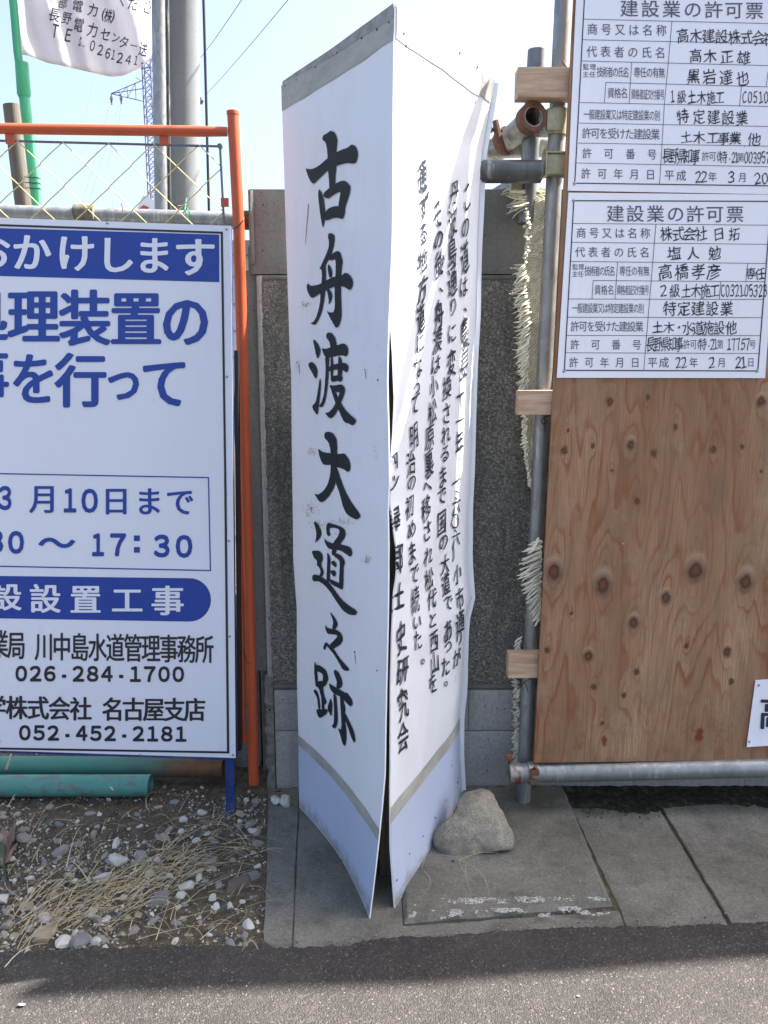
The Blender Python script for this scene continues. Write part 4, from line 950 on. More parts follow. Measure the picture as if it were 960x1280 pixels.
# utility pole, steel conduit post, black cable
up = empty('utility_pole', 'thick round grey concrete utility pole behind the orange barrier', 'pole', (at(232, 300, 7.2).x, 7.2, 0))
def ext(a, b, z):
    t = (z-a.z)/(b.z-a.z); return a.lerp(b, t)
a, b = at(229.5, 0, 7.2), at(229.5, 258, 7.2)
r0 = at(250, 128, 7.2).x-at(209.5, 128, 7.2).x
mb = MB(); mb.tube([ext(a, b, -.1), ext(a, b, 3), ext(a, b, 9.5)], [r0/2*1.03, r0/2*1.0, r0/2*.94], 40); mb.build('shaft', M['pole'], up, True)
cp = empty('conduit_post', 'slimmer pale steel post standing hard against the left of the utility pole', 'post', (at(200, 300, 6.9).x, 6.9, 0))
a, b = at(199.5, 0, 6.9), at(203, 258, 6.9)
mb = MB(); mb.tube([ext(a, b, -.1), ext(a, b, 9.5)], [.062, .062], 24); mb.build('shaft', M['galv_light'], cp, True)
mb = MB(); mb.tube([ext(a, b, -.1)+Vector((.067, -.02, 0)), ext(a, b, 9.5)+Vector((.067, -.02, 0))], [.012, .012], 8); mb.build('edge_channel', M['galv_dark'], cp, True)
cb_ = MB(); a, b = at(252.8, 0, 6.6), at(260, 258, 6.6); cb_.tube([ext(a, b, 0), ext(a, b, 4.0)+Vector((.01, 0, 0)), ext(a, b, 9.5)], .0105, 8)
cb_.build('black_cable', M['cable'], None, True, label='thin black cable dropping just right of the utility pole', cat='cable', loc=tuple(ext(a, b, 0)))

# transmission tower and its lines, far off
PY = 150.
tw = empty('transmission_tower', 'distant lattice electricity pylon with insulator arms, seen left of the conduit post', 'pylon', (at(188, 300, PY).x, PY, 0))
m1 = .12*PY/120
xa, xb_ = at(181.7, 150, PY).x, at(193.5, 150, PY).x; hw = (xb_-xa)/2; xc = (xa+xb_)/2; ztw = at(188, 40, PY).z
legs = MB(); br = MB(); zs = [i*(hw*2*.95) for i in range(int(ztw/(hw*1.9))+1)]
def lw(z): return hw*(1.12-.25*z/ztw)
for sx in (-1, 1):
    for sy in (-1, 1):
        l = MB(); l.tube([(xc+sx*lw(0), PY+sy*lw(0), 0), (xc+sx*lw(ztw), PY+sy*lw(ztw), ztw)], .11, 5); l.build('leg', M['pylon'], tw)
for k, z in enumerate(zs[:-1]):
    z2 = zs[k+1]; w1, w2 = lw(z), lw(z2)
    for sy in (-1, 1):
        br.tube([(xc-w1, PY+sy*w1, z), (xc+w2, PY+sy*w2, z2)], .055, 4); br.tube([(xc+w1, PY+sy*w1, z), (xc-w2, PY+sy*w2, z2)], .055, 4)
        br.tube([(xc-w1, PY+sy*w1, z), (xc+w1, PY+sy*w1, z)], .05, 4)
    for sx in (-1, 1):
        br.tube([(xc+sx*w1, PY-w1, z), (xc+sx*w2, PY+w2, z2)], .05, 4)
br.build('lattice', M['pylon'], tw, kind='stuff')
def arm(py_top, tipx, tipy, py_bot, side=1):
    A = MB(); tip = at(tipx, tipy, PY); rx = xa if side > 0 else xb_
    t_, b_ = Vector((rx, PY, at(182, py_top, PY).z)), Vector((rx, PY, at(182, py_bot, PY).z)); md = Vector((rx, PY, (t_.z+b_.z)/2+.4))
    for q in (t_, b_, md): A.tube([q, tip], .075, 4)
    for f in (.25, .5, .75):
        A.tube([t_.lerp(tip, f), b_.lerp(tip, f)], .05, 4); A.tube([t_.lerp(tip, f), b_.lerp(tip, min(1, f+.25))], .045, 4)
    A.build('crossarm', M['pylon'], tw, kind='stuff')
    for px in ((139, 118), (151, 117)):
        q = at(*px, PY); s = MB(); s.tube([q, q+Vector((0, 0, -.7)), q+Vector((0, 0, -1.7))], [.06, .28, .10], 8); s.build('insulator', M['pylon'], tw)
arm(100, 138.5, 117, 127)
A = MB(); t_ = at(196, 83, PY); A.tube([at(176, 86, PY), t_], .07, 4); A.tube([at(176, 86, PY), at(182, 79, PY)], .05, 4); A.tube([at(170, 97, PY), at(182, 104, PY)], .05, 4); A.build('crossarm', M['pylon'], tw)
q = at(153, 98, PY)
i = 0
for (a, b, Ya, Yb, r_) in ((( 140, 119), (100, 262), PY, 60, .018), ((151, 119), (108, 262), PY, 60, .018), ((158, 105), (120, 262), PY, 62, .016), ((146, 117), (60, 262), PY, 66, .016), ((153, 97), (140, 262), PY, 90, .016), ((118, 92), (103, 160), 120, 80, .014),
        ((302, 0), (246, 78), 14, 22, .006), ((360, 0), (256, 120), 14, 26, .006)):
    i += 1; A_, B_ = at(*a, Ya), at(*b, Yb); pts = []
    for k in range(13):
        t = k/12; q = A_.lerp(B_, t); q.z -= .3*math.sin(math.pi*t)*(1 if Ya > 50 else .1); pts.append(q)
    if i == 8: pts = [A_+(A_-B_)*1.2]+pts
    if i == 7: pts = [A_+(A_-B_)*1.5]+pts
    mb = MB(); mb.tube(pts, r_, 5, False)
    lab = ['faint overhead line from the outer end of the pylon arm', 'faint overhead line beside the pylon insulators', 'faint overhead line from the middle of the pylon arm', 'faint overhead line sweeping lowest to the left of the pylon',
           'faint overhead line nearest the pylon legs', 'short faint overhead line under the white banner', 'overhead line nearest the utility pole at the top right of it', 'longer overhead line rising past the top of the memorial signboard'][i-1]
    mb.build('overhead_line', M['line'], None, group='overhead lines', label=lab, cat='power line', loc=tuple(A_))
mb = MB(); c = at(252, 126, 26); mb.tube([c+Vector((0, 0, .09)), c, c+Vector((-.02, 0, -.1))], [.04, .075, .03], 8); mb.build('line_insulator', M['pylon'], None, label='small insulator at the end of the longer overhead line', cat='insulator', loc=tuple(c))
# house glimpsed in the gap, and the small roof on the horizon
hs = empty('far_house', 'pale house glimpsed in the gap between orange post and concrete wall', 'house', (at(303, 330, 22).x, 22, 0))
def hb(x0, x1, z0, z1, y0, y1, name, mat, par): mb = MB(); mb.box(((x0+x1)/2, (y0+y1)/2, (z0+z1)/2), x1-x0, y1-y0, z1-z0); return mb.build(name, M[mat], par)
hx0, hx1 = at(262, 330, 22).x, at(345, 330, 22).x; zr = at(303, 303, 22).z
hb(hx0, hx1, 0, zr-.35, 22, 28, 'wall', 'housewall', hs); hb(hx0-.3, hx1+.3, zr-.35, zr, 21.6, 28.4, 'roof', 'houseroof', hs)
for k in range(4): hb(hx0, hx1, zr-.9-.7*k, zr-.86-.7*k, 21.96, 21.999, 'siding_joint', 'houseroof', hs)
hb(at(299, 330, 22).x, at(309, 330, 22).x, zr-1.9, zr-.8, 21.9, 21.96, 'window', 'houseroof', hs)
h2 = empty('far_roof', 'small white roof with a red corner on the skyline beside the utility pole', 'roof', (at(176, 300, 60).x, 60, 0))
x0, x1, z1 = at(164, 258, 60).x, at(195, 258, 60).x, at(180, 253, 60).z
mb = MB(); mb.prism([(x0, 60, z1-1.2), (x1, 60, z1-1.2), (x1, 60, z1+.1), ((x0+x1)/2, 60, z1+.5)], (0, 5, 0)); mb.build('gable', M['sign'], h2)
mb = MB(); mb.prism([(x0+.6, 59.9, z1-1.0), (x0+1.3, 59.9, z1-.35), (x0+.9, 59.9, z1-.2), (x0+.2, 59.9, z1-.7)], (0, .05, 0)); mb.build('red_panel', M['redroof'], h2)
hb(x0, x1, 0, z1-1.2, 60, 65, 'wall', 'housewall', h2)

# pipes lying under the sign
t1, t2 = gr(-240, 996), gr(187, 994)
r1 = .038; mb = MB(); a, b = Vector((t1.x, t1.y+.005, r1)), Vector((t2.x+.005, t2.y+.0, r1-.001)); mb.hollow(a, b, r1, .004, 28)
mb.build('teal_pipe', M['teal'], None, True, label='turquoise painted steel pipe with chipped paint lying on the gravel in front', cat='pipe', loc=tuple(b))
mb = MB(); a, b = Vector((at(-240, 960, 2.78).x, 2.71, .052)), Vector((at(281, 966, 2.72).x, 2.70, .048)); mb.hollow(a, b, .036, .004, 28)
mb.build('rusty_pipe', M['rustpipe'], None, True, label='brown rusted pipe with faded turquoise end lying behind the turquoise pipe', cat='pipe', loc=((a.x*.12+b.x*.88), 2.7, .05))

# ================================================================== PLYWOOD HOARDING on the right
HY = 2.46
hb_ = empty('plywood_hoarding', 'knotty weathered plywood sheet hoarding fixed to a steel pipe frame beside the signboard', 'hoarding', (at(668, 950, HY).x, HY, 0))
A0 = at(667.3, 953.5, HY); yaw = R(1.6)
hx = Vector((math.cos(yaw), math.sin(yaw), 0)); hn = Vector((math.sin(yaw), -math.cos(yaw), 0))
HP = Plane(A0, hn)
Ptop = HP.hit(717.3, 0); ez = (Ptop-A0).normalized(); topz = 2.56
A1 = A0+ez*((topz-A0.z)/ez.z)
# shader: contour figure warped round knots
m = NT('knotty plywood', .72, 0, .35); sepc = m.n('ShaderNodeSeparateXYZ'); m.L(m.co, sepc.inputs[0]); X_, Z_ = sepc.outputs[0], sepc.outputs[2]
T3 = CT(660, 460, 2.56)
kn = [(260,108,10),(385,95,7),(747,108,13),(470,190,7),(115,265,9),(207,250,6),(330,245,12),(402,272,9),(592,262,9),(685,250,6),(268,328,4),(347,425,9),(83,652,22),(240,695,24),(536,648,25),(696,685,22),(442,735,15),(338,815,15),(192,922,14),(62,903,8),(638,908,13),(210,1020,8),(348,972,8),(307,1047,7),(650,1003,7),(508,888,7),(140,785,5),(238,1138,6),(128,200,4),(745,330,5)]
hgt = m.math('ADD', m.math('MULTIPLY', m.noise(1.0, 3, .5, m.map((4.2, 1, .55))), 1.5), m.math('MULTIPLY', m.noise(1.0, 4, .6, m.map((30, 1, 5), loc=(2, 0, 3))), .07)); core = None; cup = None
lx = m.math('ADD', X_, m.math('MULTIPLY', m.math('SUBTRACT', m.noise(38, 6, .7), .5), .022)); lz = m.math('ADD', Z_, m.math('MULTIPLY', m.math('SUBTRACT', m.noise(31, 6, .7), .5), .022))
for x, y, r_ in kn:
    p = HP.hit(*T3(x, y)); c = p-Vector((at(668, 950, HY).x, HY, 0)); s = r_/2.56*2.5/F
    dx = m.math('SUBTRACT', lx, c.x); dzz = m.math('SUBTRACT', lz, c.z)
    ax = m.math('MULTIPLY', dx, 1/(s*1.7)); azz = m.math('MULTIPLY', m.math('ADD', dzz, -s*1.5), 1/(s*5.2))
    d2 = m.math('ADD', m.math('MULTIPLY', ax, ax), m.math('MULTIPLY', azz, azz))
    g = m.math('DIVIDE', .10+.007*r_, m.math('ADD', m.math('POWER', d2, 1.3), 1.0)); hgt = m.math('ADD', hgt, g)
    bx = m.math('MULTIPLY', dx, 1/(s*.88)); bz = m.math('MULTIPLY', dzz, 1/(s*1.12)); q = m.math('SQRT', m.math('ADD', m.math('MULTIPLY', bx, bx), m.math('MULTIPLY', bz, bz)))
    core = q if core is None else m.math('MINIMUM', core, q)
    if r_ > 11:
        az2 = m.math('MULTIPLY', m.math('SUBTRACT', dzz, s*.9), 1/(s*2.0)); ax2 = m.math('MULTIPLY', dx, 1/(s*1.6)); q2 = m.math('SQRT', m.math('ADD', m.math('MULTIPLY', ax2, ax2), m.math('MULTIPLY', az2, az2)))
        cup = q2 if cup is None else m.math('MINIMUM', cup, q2)
fr = m.math('FRACT', m.math('MULTIPLY', hgt, 11.0))
band = m.ramp(fr, [(.0, 0.), (.62, .12), (.86, 1.), (.93, .85), (1., 0.)])
base = m.ramp(m.noise(1, 5, .6, m.map((5, 1, 1.0))), [(.3, (.215, .115, .060)), (.5, (.335, .190, .108)), (.7, (.46, .29, .175))])
bandgate = m.ramp(m.noise(1, 4, .6, m.map((7, 1, 2.2), loc=(3, 0, 0))), [(.35, .2), (.6, .9)])
col = m.mix(m.math('MULTIPLY', band, bandgate), base, (.24, .075, .022))
col = m.mix(m.ramp(m.noise(1, 4, .7, m.map((240, 1, 7))), [(.40, 0.), (.66, .6)]), col, (.15, .08, .042))
col = m.mix(m.ramp(m.noise(1, 6, .75, m.map((11, 1, 4), loc=(9, 0, 2))), [(.48, 0.), (.66, .65)]), col, (.20, .138, .092))
col = m.mix(m.ramp(m.noise(1, 6, .7, m.map((6, 1, 5), loc=(4, 0, 7))), [(.55, 0.), (.7, .5)]), col, (.36, .26, .18))
col = m.mix(m.math('MULTIPLY', m.ramp(m.noise(1, 5, .7, m.map((14, 1, 9), loc=(2, 0, 7))), [(.5, 0.), (.62, .7)]), m.ramp(Z_, [(.30, 1.), (.55, 0.)])), col, (.21, .10, .045))
fl = m.ramp(m.noise(1, 3, .7, m.map((150, 1, 16), loc=(1, 0, 5))), [(.67, 0.), (.71, 1.)])
edgeg = m.ramp(Z_, [(.26, 1.), (.36, .15)]); edget = m.ramp(Z_, [(1.28, .05), (1.38, .9)])
col = m.mix(m.math('MULTIPLY', fl, m.math('MAXIMUM', edgeg, edget)), col, (.16, .035, .018))
col = m.mix(m.ramp(cup, [(.45, .55), (1.0, 0.)]), col, (.50, .38, .27))
cr = m.ramp(m.math('FRACT', m.math('MULTIPLY', cup, 3.6)), [(.6, 0.), (.9, .5), (1., 0.)]); col = m.mix(m.math('MULTIPLY', cr, m.ramp(cup, [(.85, 1.), (.98, 0.)])), col, (.27, .15, .09))
core2 = m.math('MULTIPLY', core, .5)
col = m.mix(m.ramp(core2, [(.5, .9), (.95, 0.)]), col, (.13, .072, .045))
col = m.mix(m.ramp(core2, [(.37, 1.), (.52, 0.)]), col, m.ramp(core, [(.1, (.15, .055, .025)), (.5, (.12, .042, .02)), (.85, (.045, .022, .014))]))
dd2 = None
for (x, y, r_) in ((547, 1172, 17), (245, 1195, 14)):
    p = HP.hit(*T3(x, y)); c = p-Vector((at(668, 950, HY).x, HY, 0)); s = r_/2.56*2.5/F
    bx = m.math('MULTIPLY', m.math('SUBTRACT', lx, c.x), 1/s); bz = m.math('MULTIPLY', m.math('SUBTRACT', lz, c.z), 1/(s*1.8)); q = m.math('SQRT', m.math('ADD', m.math('MULTIPLY', bx, bx), m.math('MULTIPLY', bz, bz)))
    dd2 = q if dd2 is None else m.math('MINIMUM', dd2, q)
col = m.mix(m.ramp(m.math('MULTIPLY', m.math('ADD', dd2, m.math('MULTIPLY', m.noise(60, 4), .8)), .5), [(.5, .9), (.7, 0.)]), col, (.16, .03, .015))
m.color(col); m.bump(m.math('ADD', m.noise(1, 5, .6, m.map((200, 1, 9))), m.math('MULTIPLY', fr, .5)), .35, .0012); M['ply'] = m.m
PW = 1.82
mb = MB(); mb.prism([A0, A0+hx*PW, A1+hx*PW, A1], -hn*.012); mb.build('plywood_sheet', M['ply'], hb_)
# unseen boards added outside the view, outlined to cast the shadow edges
mb = MB(); mb.prism([A0+hx*(PW+.004), A0+hx*(PW+1.82)]+[Vector((x, A0.y+(x-A0.x)*math.tan(yaw), z)) for x, z in ((A0.x+PW+1.82, 3.70), (3.6, 3.80), (3.0, 4.14), (A0.x+PW+.005, 4.20))], -hn*.012); mb.build('plywood_sheet', M['batten'], hb_)  # added sheet, its sloped top drawn for the ground shadow edge
up_ = [(.60, 2.575), (.74, 2.575), (1.93, 3.80), (2.34, 3.80), (2.34, 2.575)]
UP = [Vector((x, A0.y+(x-A0.x)*math.tan(yaw), z)) for x, z in ((.62, 2.575), (1.87, 3.86), (2.08, 4.26), (2.285, 4.20), (2.285, 2.575))]
mb = MB(); mb.prism(UP, -hn*.012); mb.build('shadow_sheet', M['batten'], hb_)
pl = [Vector((x, A0.y+(x-A0.x)*math.tan(yaw), z)) for x, z in ((.515, 2.60), (.56, 2.575), (1.85, 3.93), (1.80, 3.97))]
mb = MB(); mb.prism(pl, -hn*.03); mb.build('shadow_strip', M['batten'], hb_)  # added strip; the slot beneath it lets a light streak through
screwheads(HP, [(T3(326, 628-0)[0], T3(0, 966)[1])]+[T3(55, 965), T3(303, 563)], .0032, hb_, off=.0)
# battens between the sheet and the pipe
for (x0, y0, x1, y1, dp) in ((647.5, 83, 712, 121, .055), (647.5, 488, 693, 518.5, .042), (635.5, 817.5, 676, 848, .042)):
    a, b = HP.hit(x0, y0, -.014), HP.hit(x0, y1, -.014); hgt_ = a.z-b.z
    L_ = .75; c = (a+b)/2+hx*L_/2-hn*dp/2; mb = MB(); mb.box(c, L_, dp, hgt_, Matrix.Rotation(yaw, 3, 'Z'), .003); mb.build('batten', M['batten'], hb_)
# steel pipes and clamps
fr_ = empty('pipe_scaffold', 'grey galvanised scaffold pipes with rusty clamps standing at the left edge of the plywood', 'scaffold', (gr(655, 1010).x, 2.53, 0))
qa, qb = at(703.8, 0, 2.545), Vector((gr(655, 1009).x, 2.535, 0.006)); qa = ext(qb, qa, 3.2)
mb = MB(); mb.hollow(qb, qa, .0243); mb.build('upright_pipe', M['galv'], fr_, True)
def on_up(z): return ext(qb, qa, z)
c = gr(655, 1013, 0); mb = MB(); pts = [gr(x, y) for x, y in ((630, 1006), (655, 996), (687, 1018), (684, 1024), (638, 1029))]; mb.prism([Vector((p.x, p.y, .001)) for p in pts], (0, 0, .006)); mb.build('base_plate', M['galv_old'], fr_)
zlow = at(660, 967, 2.47).z
la, lb = at(638, 966.5, 2.475), at(960, 958.8, 2.475+.32*math.tan(yaw)); lb = la+(lb-la)*3.0
mb = MB(); mb.hollow(la, lb, .0330, .003, 28); mb.build('bottom_rail', M['galv'], fr_, True)
# rusty swivel clamp where they meet
d = (lb-la).normalized(); cc = la+d*.062
mb = MB(); mb.tube([cc-d*.004, cc+d*.028], .0385, 18); mb.build('clamp', M['galv_rust'], fr_, True)
mb = MB(); mb.tube([la-d*.004, la+d*.030], .0375, 18); mb.build('clamp', M['galv_rust'], fr_, True)
mb = MB(); mb.box(cc+d*.012+Vector((0, -.036, .022)), .03, .016, .02, None, .004); mb.tube([cc+d*.012+Vector((0, -.03, .03)), cc+d*.012+Vector((0, -.05, .05))], .006, 8); mb.build('bolt', M['rust'], fr_, True)
mb = MB(); mb.tube([la+Vector((-.002, 0, .035)), la+Vector((-.006, -.01, .062))], .006, 8); mb.box(la+Vector((-.008, -.012, .066)), .022, .02, .016, None, .004); mb.build('bolt', M['rust'], fr_, True)
# upper knot of pipes
dk0, dk1 = at(560, 214.5, 2.50), at(676, 214.5, 2.50)
mb = MB(); mb.hollow(dk0+Vector((-.16, 0, 0)), dk1, .0325, .003, 26); mb.build('dark_rail', M['galv_dark'], fr_, True)
ba, bb = at(671, 63, 2.60), at(660, 238, 2.60)
mb = MB(); mb.hollow(ext(bb, ba, 1.93), ba, .0270); mb.build('upright_pipe', M['galv_old'], fr_, True)
ca, cbk = at(667, 145.5, 2.50), at(600, 208, 2.92)
mb = MB(); mb.hollow(ca, cbk, .0340, .008, 28); mb.build('diagonal_pipe', M['galv_rust'], fr_, True)
dd_ = (cbk-ca).normalized()
mb = MB(); mb.hollow(ca-dd_*.003, ca+dd_*.035, .0425, .013, 24); mb.build('clamp', M['rust'], fr_, True)
mb = MB(); e_ = ca+dd_*.03; mb.box(e_+Vector((.055, .01, -.006)), .06, .05, .07, None, .014); mb.build('clamp_body', M['galv_rust'], fr_, True)
u0 = on_up(at(696, 153, 2.54).z)
mb = MB(); mb.tube([u0+Vector((0, 0, .036)), u0-Vector((0, 0, .036))], .031, 18); mb.box(u0+Vector((-.012, -.02, 0)), .05, .04, .062, None, .006); mb.build('clamp', M['brass'], fr_, True)
mb = MB(); q = ca+dd_*.19; mb.hollow(q, q+dd_*.03, .044, .010, 20); mb.build('clamp', M['rust'], fr_, True)
mb = MB(); q = at(619, 166, 2.62); mb.tube([q+Vector((0, 0, .035)), q+Vector((.012, 0, -.02)), q+Vector((.03, 0, -.06))], [.010, .013, .010], 8); mb.tube([at(611, 162, 2.62), at(628, 163, 2.62)], .006, 8); mb.tube([at(610, 162, 2.62), at(615, 162, 2.62)], .011, 6); mb.build('clamp_bolt', M['rust'], fr_, True)
mb = MB(); mb.hollow(at(612, 186, 2.72), at(700, 183, 2.66), .0300); mb.build('rear_rail', M['galv_rust'], fr_, True)
mb = MB(); mb.hollow(at(596, 258, 2.75), at(660, 222, 2.66), .0243); mb.build('rear_brace', M['galv_light'], fr_, True)
u1 = on_up(at(690, 209, 2.54).z)
mb = MB(); mb.box(u1+Vector((.0, -.015, 0)), .066, .06, .058, None, .006); mb.build('clamp', M['brass'], fr_, True)
mb = MB(); mb.box(u1+Vector((-.036, -.02, 0)), .004, .072, .066, None, .001); mb.box(u1+Vector((-.002, -.02, .031)), .070, .066, .004, None, .001); mb.build('clamp_flange', M['brass'], fr_)
mb = MB(); mb.tube([at(678, 176, 2.50), at(679.5, 186, 2.495), at(677, 193, 2.50)], [.006, .009, .006], 8); mb.build('clamp_bolt', M['brass'], fr_, True)
mb = MB(); mb.box(at(645, 232, 2.58), .035, .03, .03, None, .003); mb.build('clamp_body', M['brass'], fr_)
# tie wires
def wire(pts, Y, r, parent, mat='rustwire', name='tie_wire'):
    mb = MB(); mb.tube([at(x, y, Y+dy) for x, y, dy in pts], r, 6); return mb.build(name, M[mat], parent, True)
wire([(688, 519, 0), (681, 521, -.004), (676, 526, -.004), (678, 530, -.004), (683, 529, 0), (684, 524, 0)], 2.50, .0016, fr_)
wire([(681, 522, 0), (681, 541, -.006)], 2.50, .0016, fr_)
wire([(674, 838, 0), (664, 848, -.004), (656, 852, -.006), (648, 861, -.006)], 2.49, .0019, fr_)
wire([(656, 852, 0), (660, 865, -.006)], 2.485, .0018, fr_)
wire([(706, 72, 0), (703, 78, -.006), (708, 84, -.006), (710, 90, 0)], 2.49, .0022, fr_)

# frayed woven plastic strap hanging behind the upright
st = empty('frayed_strap', 'cream woven plastic strapping with frayed fringe hanging down behind the scaffold upright', 'strap', tuple(at(670, 500, 2.59)))
cl_ = [(668, 234, 2.60), (672, 250, 2.585), (672, 280, 2.585), (669, 320, 2.585), (669, 340, 2.583), (671, 370, 2.583), (668, 400, 2.585), (666, 440, 2.585), (664, 480, 2.59), (663, 520, 2.59), (663, 560, 2.59), (665, 600, 2.59)]
wd_ = [17, 15, 14, 14, 13, 11, 10, 9, 9, 8, 7, 3]
V = []; n = 12; rows = 190
def clx(t):
    f = t*(len(cl_)-1); i = min(len(cl_)-2, int(f)); g = f-i; a, b = cl_[i], cl_[i+1]
    return a[0]+(b[0]-a[0])*g, a[1]+(b[1]-a[1])*g, a[2]+(b[2]-a[2])*g, wd_[i]+(wd_[i+1]-wd_[i])*g
for j in range(rows+1):
    x, y, Y, w_ = clx(j/rows)
    for i in range(n+1):
        q = (i/n-.5)*2; V.append(at(x+w_*q, y+1.5*q, Y-.004*((i+j) % 2)-.003*math.cos(q*2)+.003*noise.noise(Vector((i*.7, j*.3, 0)))))
mesh('woven_band', V, [(j*(n+1)+i, j*(n+1)+i+1, (j+1)*(n+1)+i+1, (j+1)*(n+1)+i) for j in range(rows) for i in range(n)], M['sack'], st)
fg = MB(); rf = random.Random(9)
def strand(x, y, Y, L, ang, wpx, curl):
    pts = []; k = 6
    for i in range(k+1):
        t = i/k; a = ang+curl*t
        pts.append(at(x+L*t*math.cos(a), y+L*t*math.sin(a), Y-.006*math.sin(t*2.6)*1))
    r_ = wpx*Y/F/2
    fg.tube(pts, [r_*.7, r_, r_*1.05, r_, r_*.95, r_*.8, r_*.35], 6, True, .45)
prof = [(235, 262, 26, 3.35, 3.0, 5, 11), (262, 330, 4, 2.6, 2.4, 3, 30), (330, 372, 20, 2.75, 2.5, 4, 18), (372, 440, 19, 2.75, 2.45, 4, 44), (440, 487, 15, 2.6, 2.3, 3.5, 34), (519, 560, 6, 2.5, 2.3, 3, 22), (560, 610, 5, 2.2, 2.0, 2.6, 22)]
for y0, y1, L, a0, a1, w_, cn in prof:
    for i in range(int(cn*2.3)):
        t = (i+rf.random())/(cn*2.3); y = y0+(y1-y0)*t; f = (y-234)/(600-234)
        x, _, Y, hw_ = clx(max(0, min(1, f))); x = x-hw_*rf.uniform(.75, 1.02)
        strand(x+rf.uniform(-1, 3), y-2, Y-.012+rf.uniform(-.01, .008), L*rf.uniform(.65, 1.1), -(-(a0+(a1-a0)*t))+rf.uniform(-.3, .3), w_*rf.uniform(.7, 1.25), rf.uniform(-.55, .35))
for i in range(54):                       # thick bundle lower down, pushed out in front of the pipe
    t = i/53; x = 677-.5*t+rf.uniform(-1, 1); y = 676+(772-676)*t; L = (10+26*math.sin(min(1, t*2.4)*1.57))*(1-.72*t)+4
    strand(x, y, 2.505+rf.uniform(-.004, .004), L*rf.uniform(.9, 1.08), 3.05-.75*t**.8+rf.uniform(-.14, .14), rf.uniform(4, 6)*(1-.35*t), -.12+rf.uniform(-.15, .25))
for i in range(8): strand(673-4*i/8, 672+i*2, 2.50, 12, 1.9+.1*i, 4, 0)
for i in range(14): strand(647+rf.uniform(-1, 6), 796+24*i/14, 2.59, 9*rf.uniform(.5, 1), 2.3+rf.uniform(-.3, .2), 3, 0)
for i in range(110): strand(648+rf.uniform(-3, 2), 850+100*i/110, 2.60, rf.uniform(4, 8), 2.7+rf.uniform(-.9, .9), 3.8, .2)
fg.build('fringe', M['sack_green'], st, True, kind='stuff')

# ================================================================== PERMIT BOARDS
def board(name, label, px4, off0=.002, curl=.0, hw_m='permit'):
    r_ = empty(name, label, 'sign', tuple(HP.hit(*px4[3], off0)), 'permit boards on the plywood' if name == 'permit_board' else None)
    P = [HP.hit(x, y, off0) for x, y in px4]          # TL, TR, BR, BL
    nx_, ny_ = 16, 16; V = []
    for z in (0, .0025):
        for j in range(ny_+1):
            for i in range(nx_+1):
                u, v = i/nx_, j/ny_; q = P[0].lerp(P[1], u).lerp(P[3].lerp(P[2], u), v)
                V.append(q+hn*(z+curl*(u*(1-u)*0+(max(0, v-.8)**2)*2+max(0, .12-u)**2*3)))
    n = (nx_+1)*(ny_+1); Fc = []
    for j in range(ny_):
        for i in range(nx_):
            a = j*(nx_+1)+i; Fc += [(a, a+1, a+nx_+2, a+nx_+1), (n+a, n+a+nx_+1, n+a+nx_+2, n+a+1)]
    for i in range(nx_):
        a = i; b = ny_*(nx_+1)+i; Fc += [(a, a+n, a+1+n, a+1), (b, b+1, b+1+n, b+n)]
    for j in range(ny_):
        a = j*(nx_+1); b = a+nx_; Fc += [(a, a+nx_+1, a+nx_+1+n, a+n), (b, b+n, b+nx_+1+n, b+nx_+1)]
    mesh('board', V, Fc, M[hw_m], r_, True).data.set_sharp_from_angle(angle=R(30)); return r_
o1 = .005
BP = Plane(A0+hn*(.0048), hn)
def hand(it, root, T, bold=.006): write(BP, it, M['hand'], root, .0006, bold=bold, shear=.10, rough=.9, seed=int(it[0][1]*7) % 97)
def prn(it, root, bold=0.0): write(BP, it, M['grey_print'], root, .0006, bold=bold)
TA = CT(700, 0, 3.692)
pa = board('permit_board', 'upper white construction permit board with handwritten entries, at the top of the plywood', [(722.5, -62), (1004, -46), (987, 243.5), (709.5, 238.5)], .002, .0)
def tl(T, L, k): return [(T(*a), T(*b), w_/T.s*(1.0 if w_ > 3 else k*1.4)) for a, b, w_ in L]
rules(BP, tl(TA, [((121, -160), (68, 847), 5), ((68, 845), (1010, 858), 5), ((121, -160), (1080, -140), 5), ((1080, -140), (1010, 858), 5)], 2.0), M['navy'], pa, 'border_line', .0005)
rules(BP, tl(TA, [((110, 88), (1040, 110), 2), ((105, 183), (1035, 203), 2), ((101, 281), (1030, 304), 2), ((96+115, 380), (1020, 402), 2), ((91, 473), (1015, 492), 2), ((87, 568), (1012, 584), 2), ((82, 660), (1012, 675), 2), ((76, 752), (1012, 770), 2),
     ((517, 97), (500, 290), 2), ((500, 290), (482, 480), 2), ((482, 480), (460, 850), 2), ((331, 287), (319, 477), 2), ((212, 380), (205, 474), 2), ((838, 397), (829, 491), 2), ((960, 333), (952, 396), 2)], .85), M['navy'], pa, 'printed_rule', .0005)
prn(xs('建設業の許可票', [320, 417, 515, 613, 710, 803, 898], 38, 88, 84, TA, 48), pa, .006)
LAB = dict(bold=0.0)
def labels(T, root, rows_, small, small2):
    for s, x0, x1, y, w_, h_ in rows_:
        a, b = T(x0, y), T(x1, y+ (x1-x0)*.018); prn(row(s, a[0], b[0], a[1], b[1], w_/T.s, h_/T.s), root, .004)
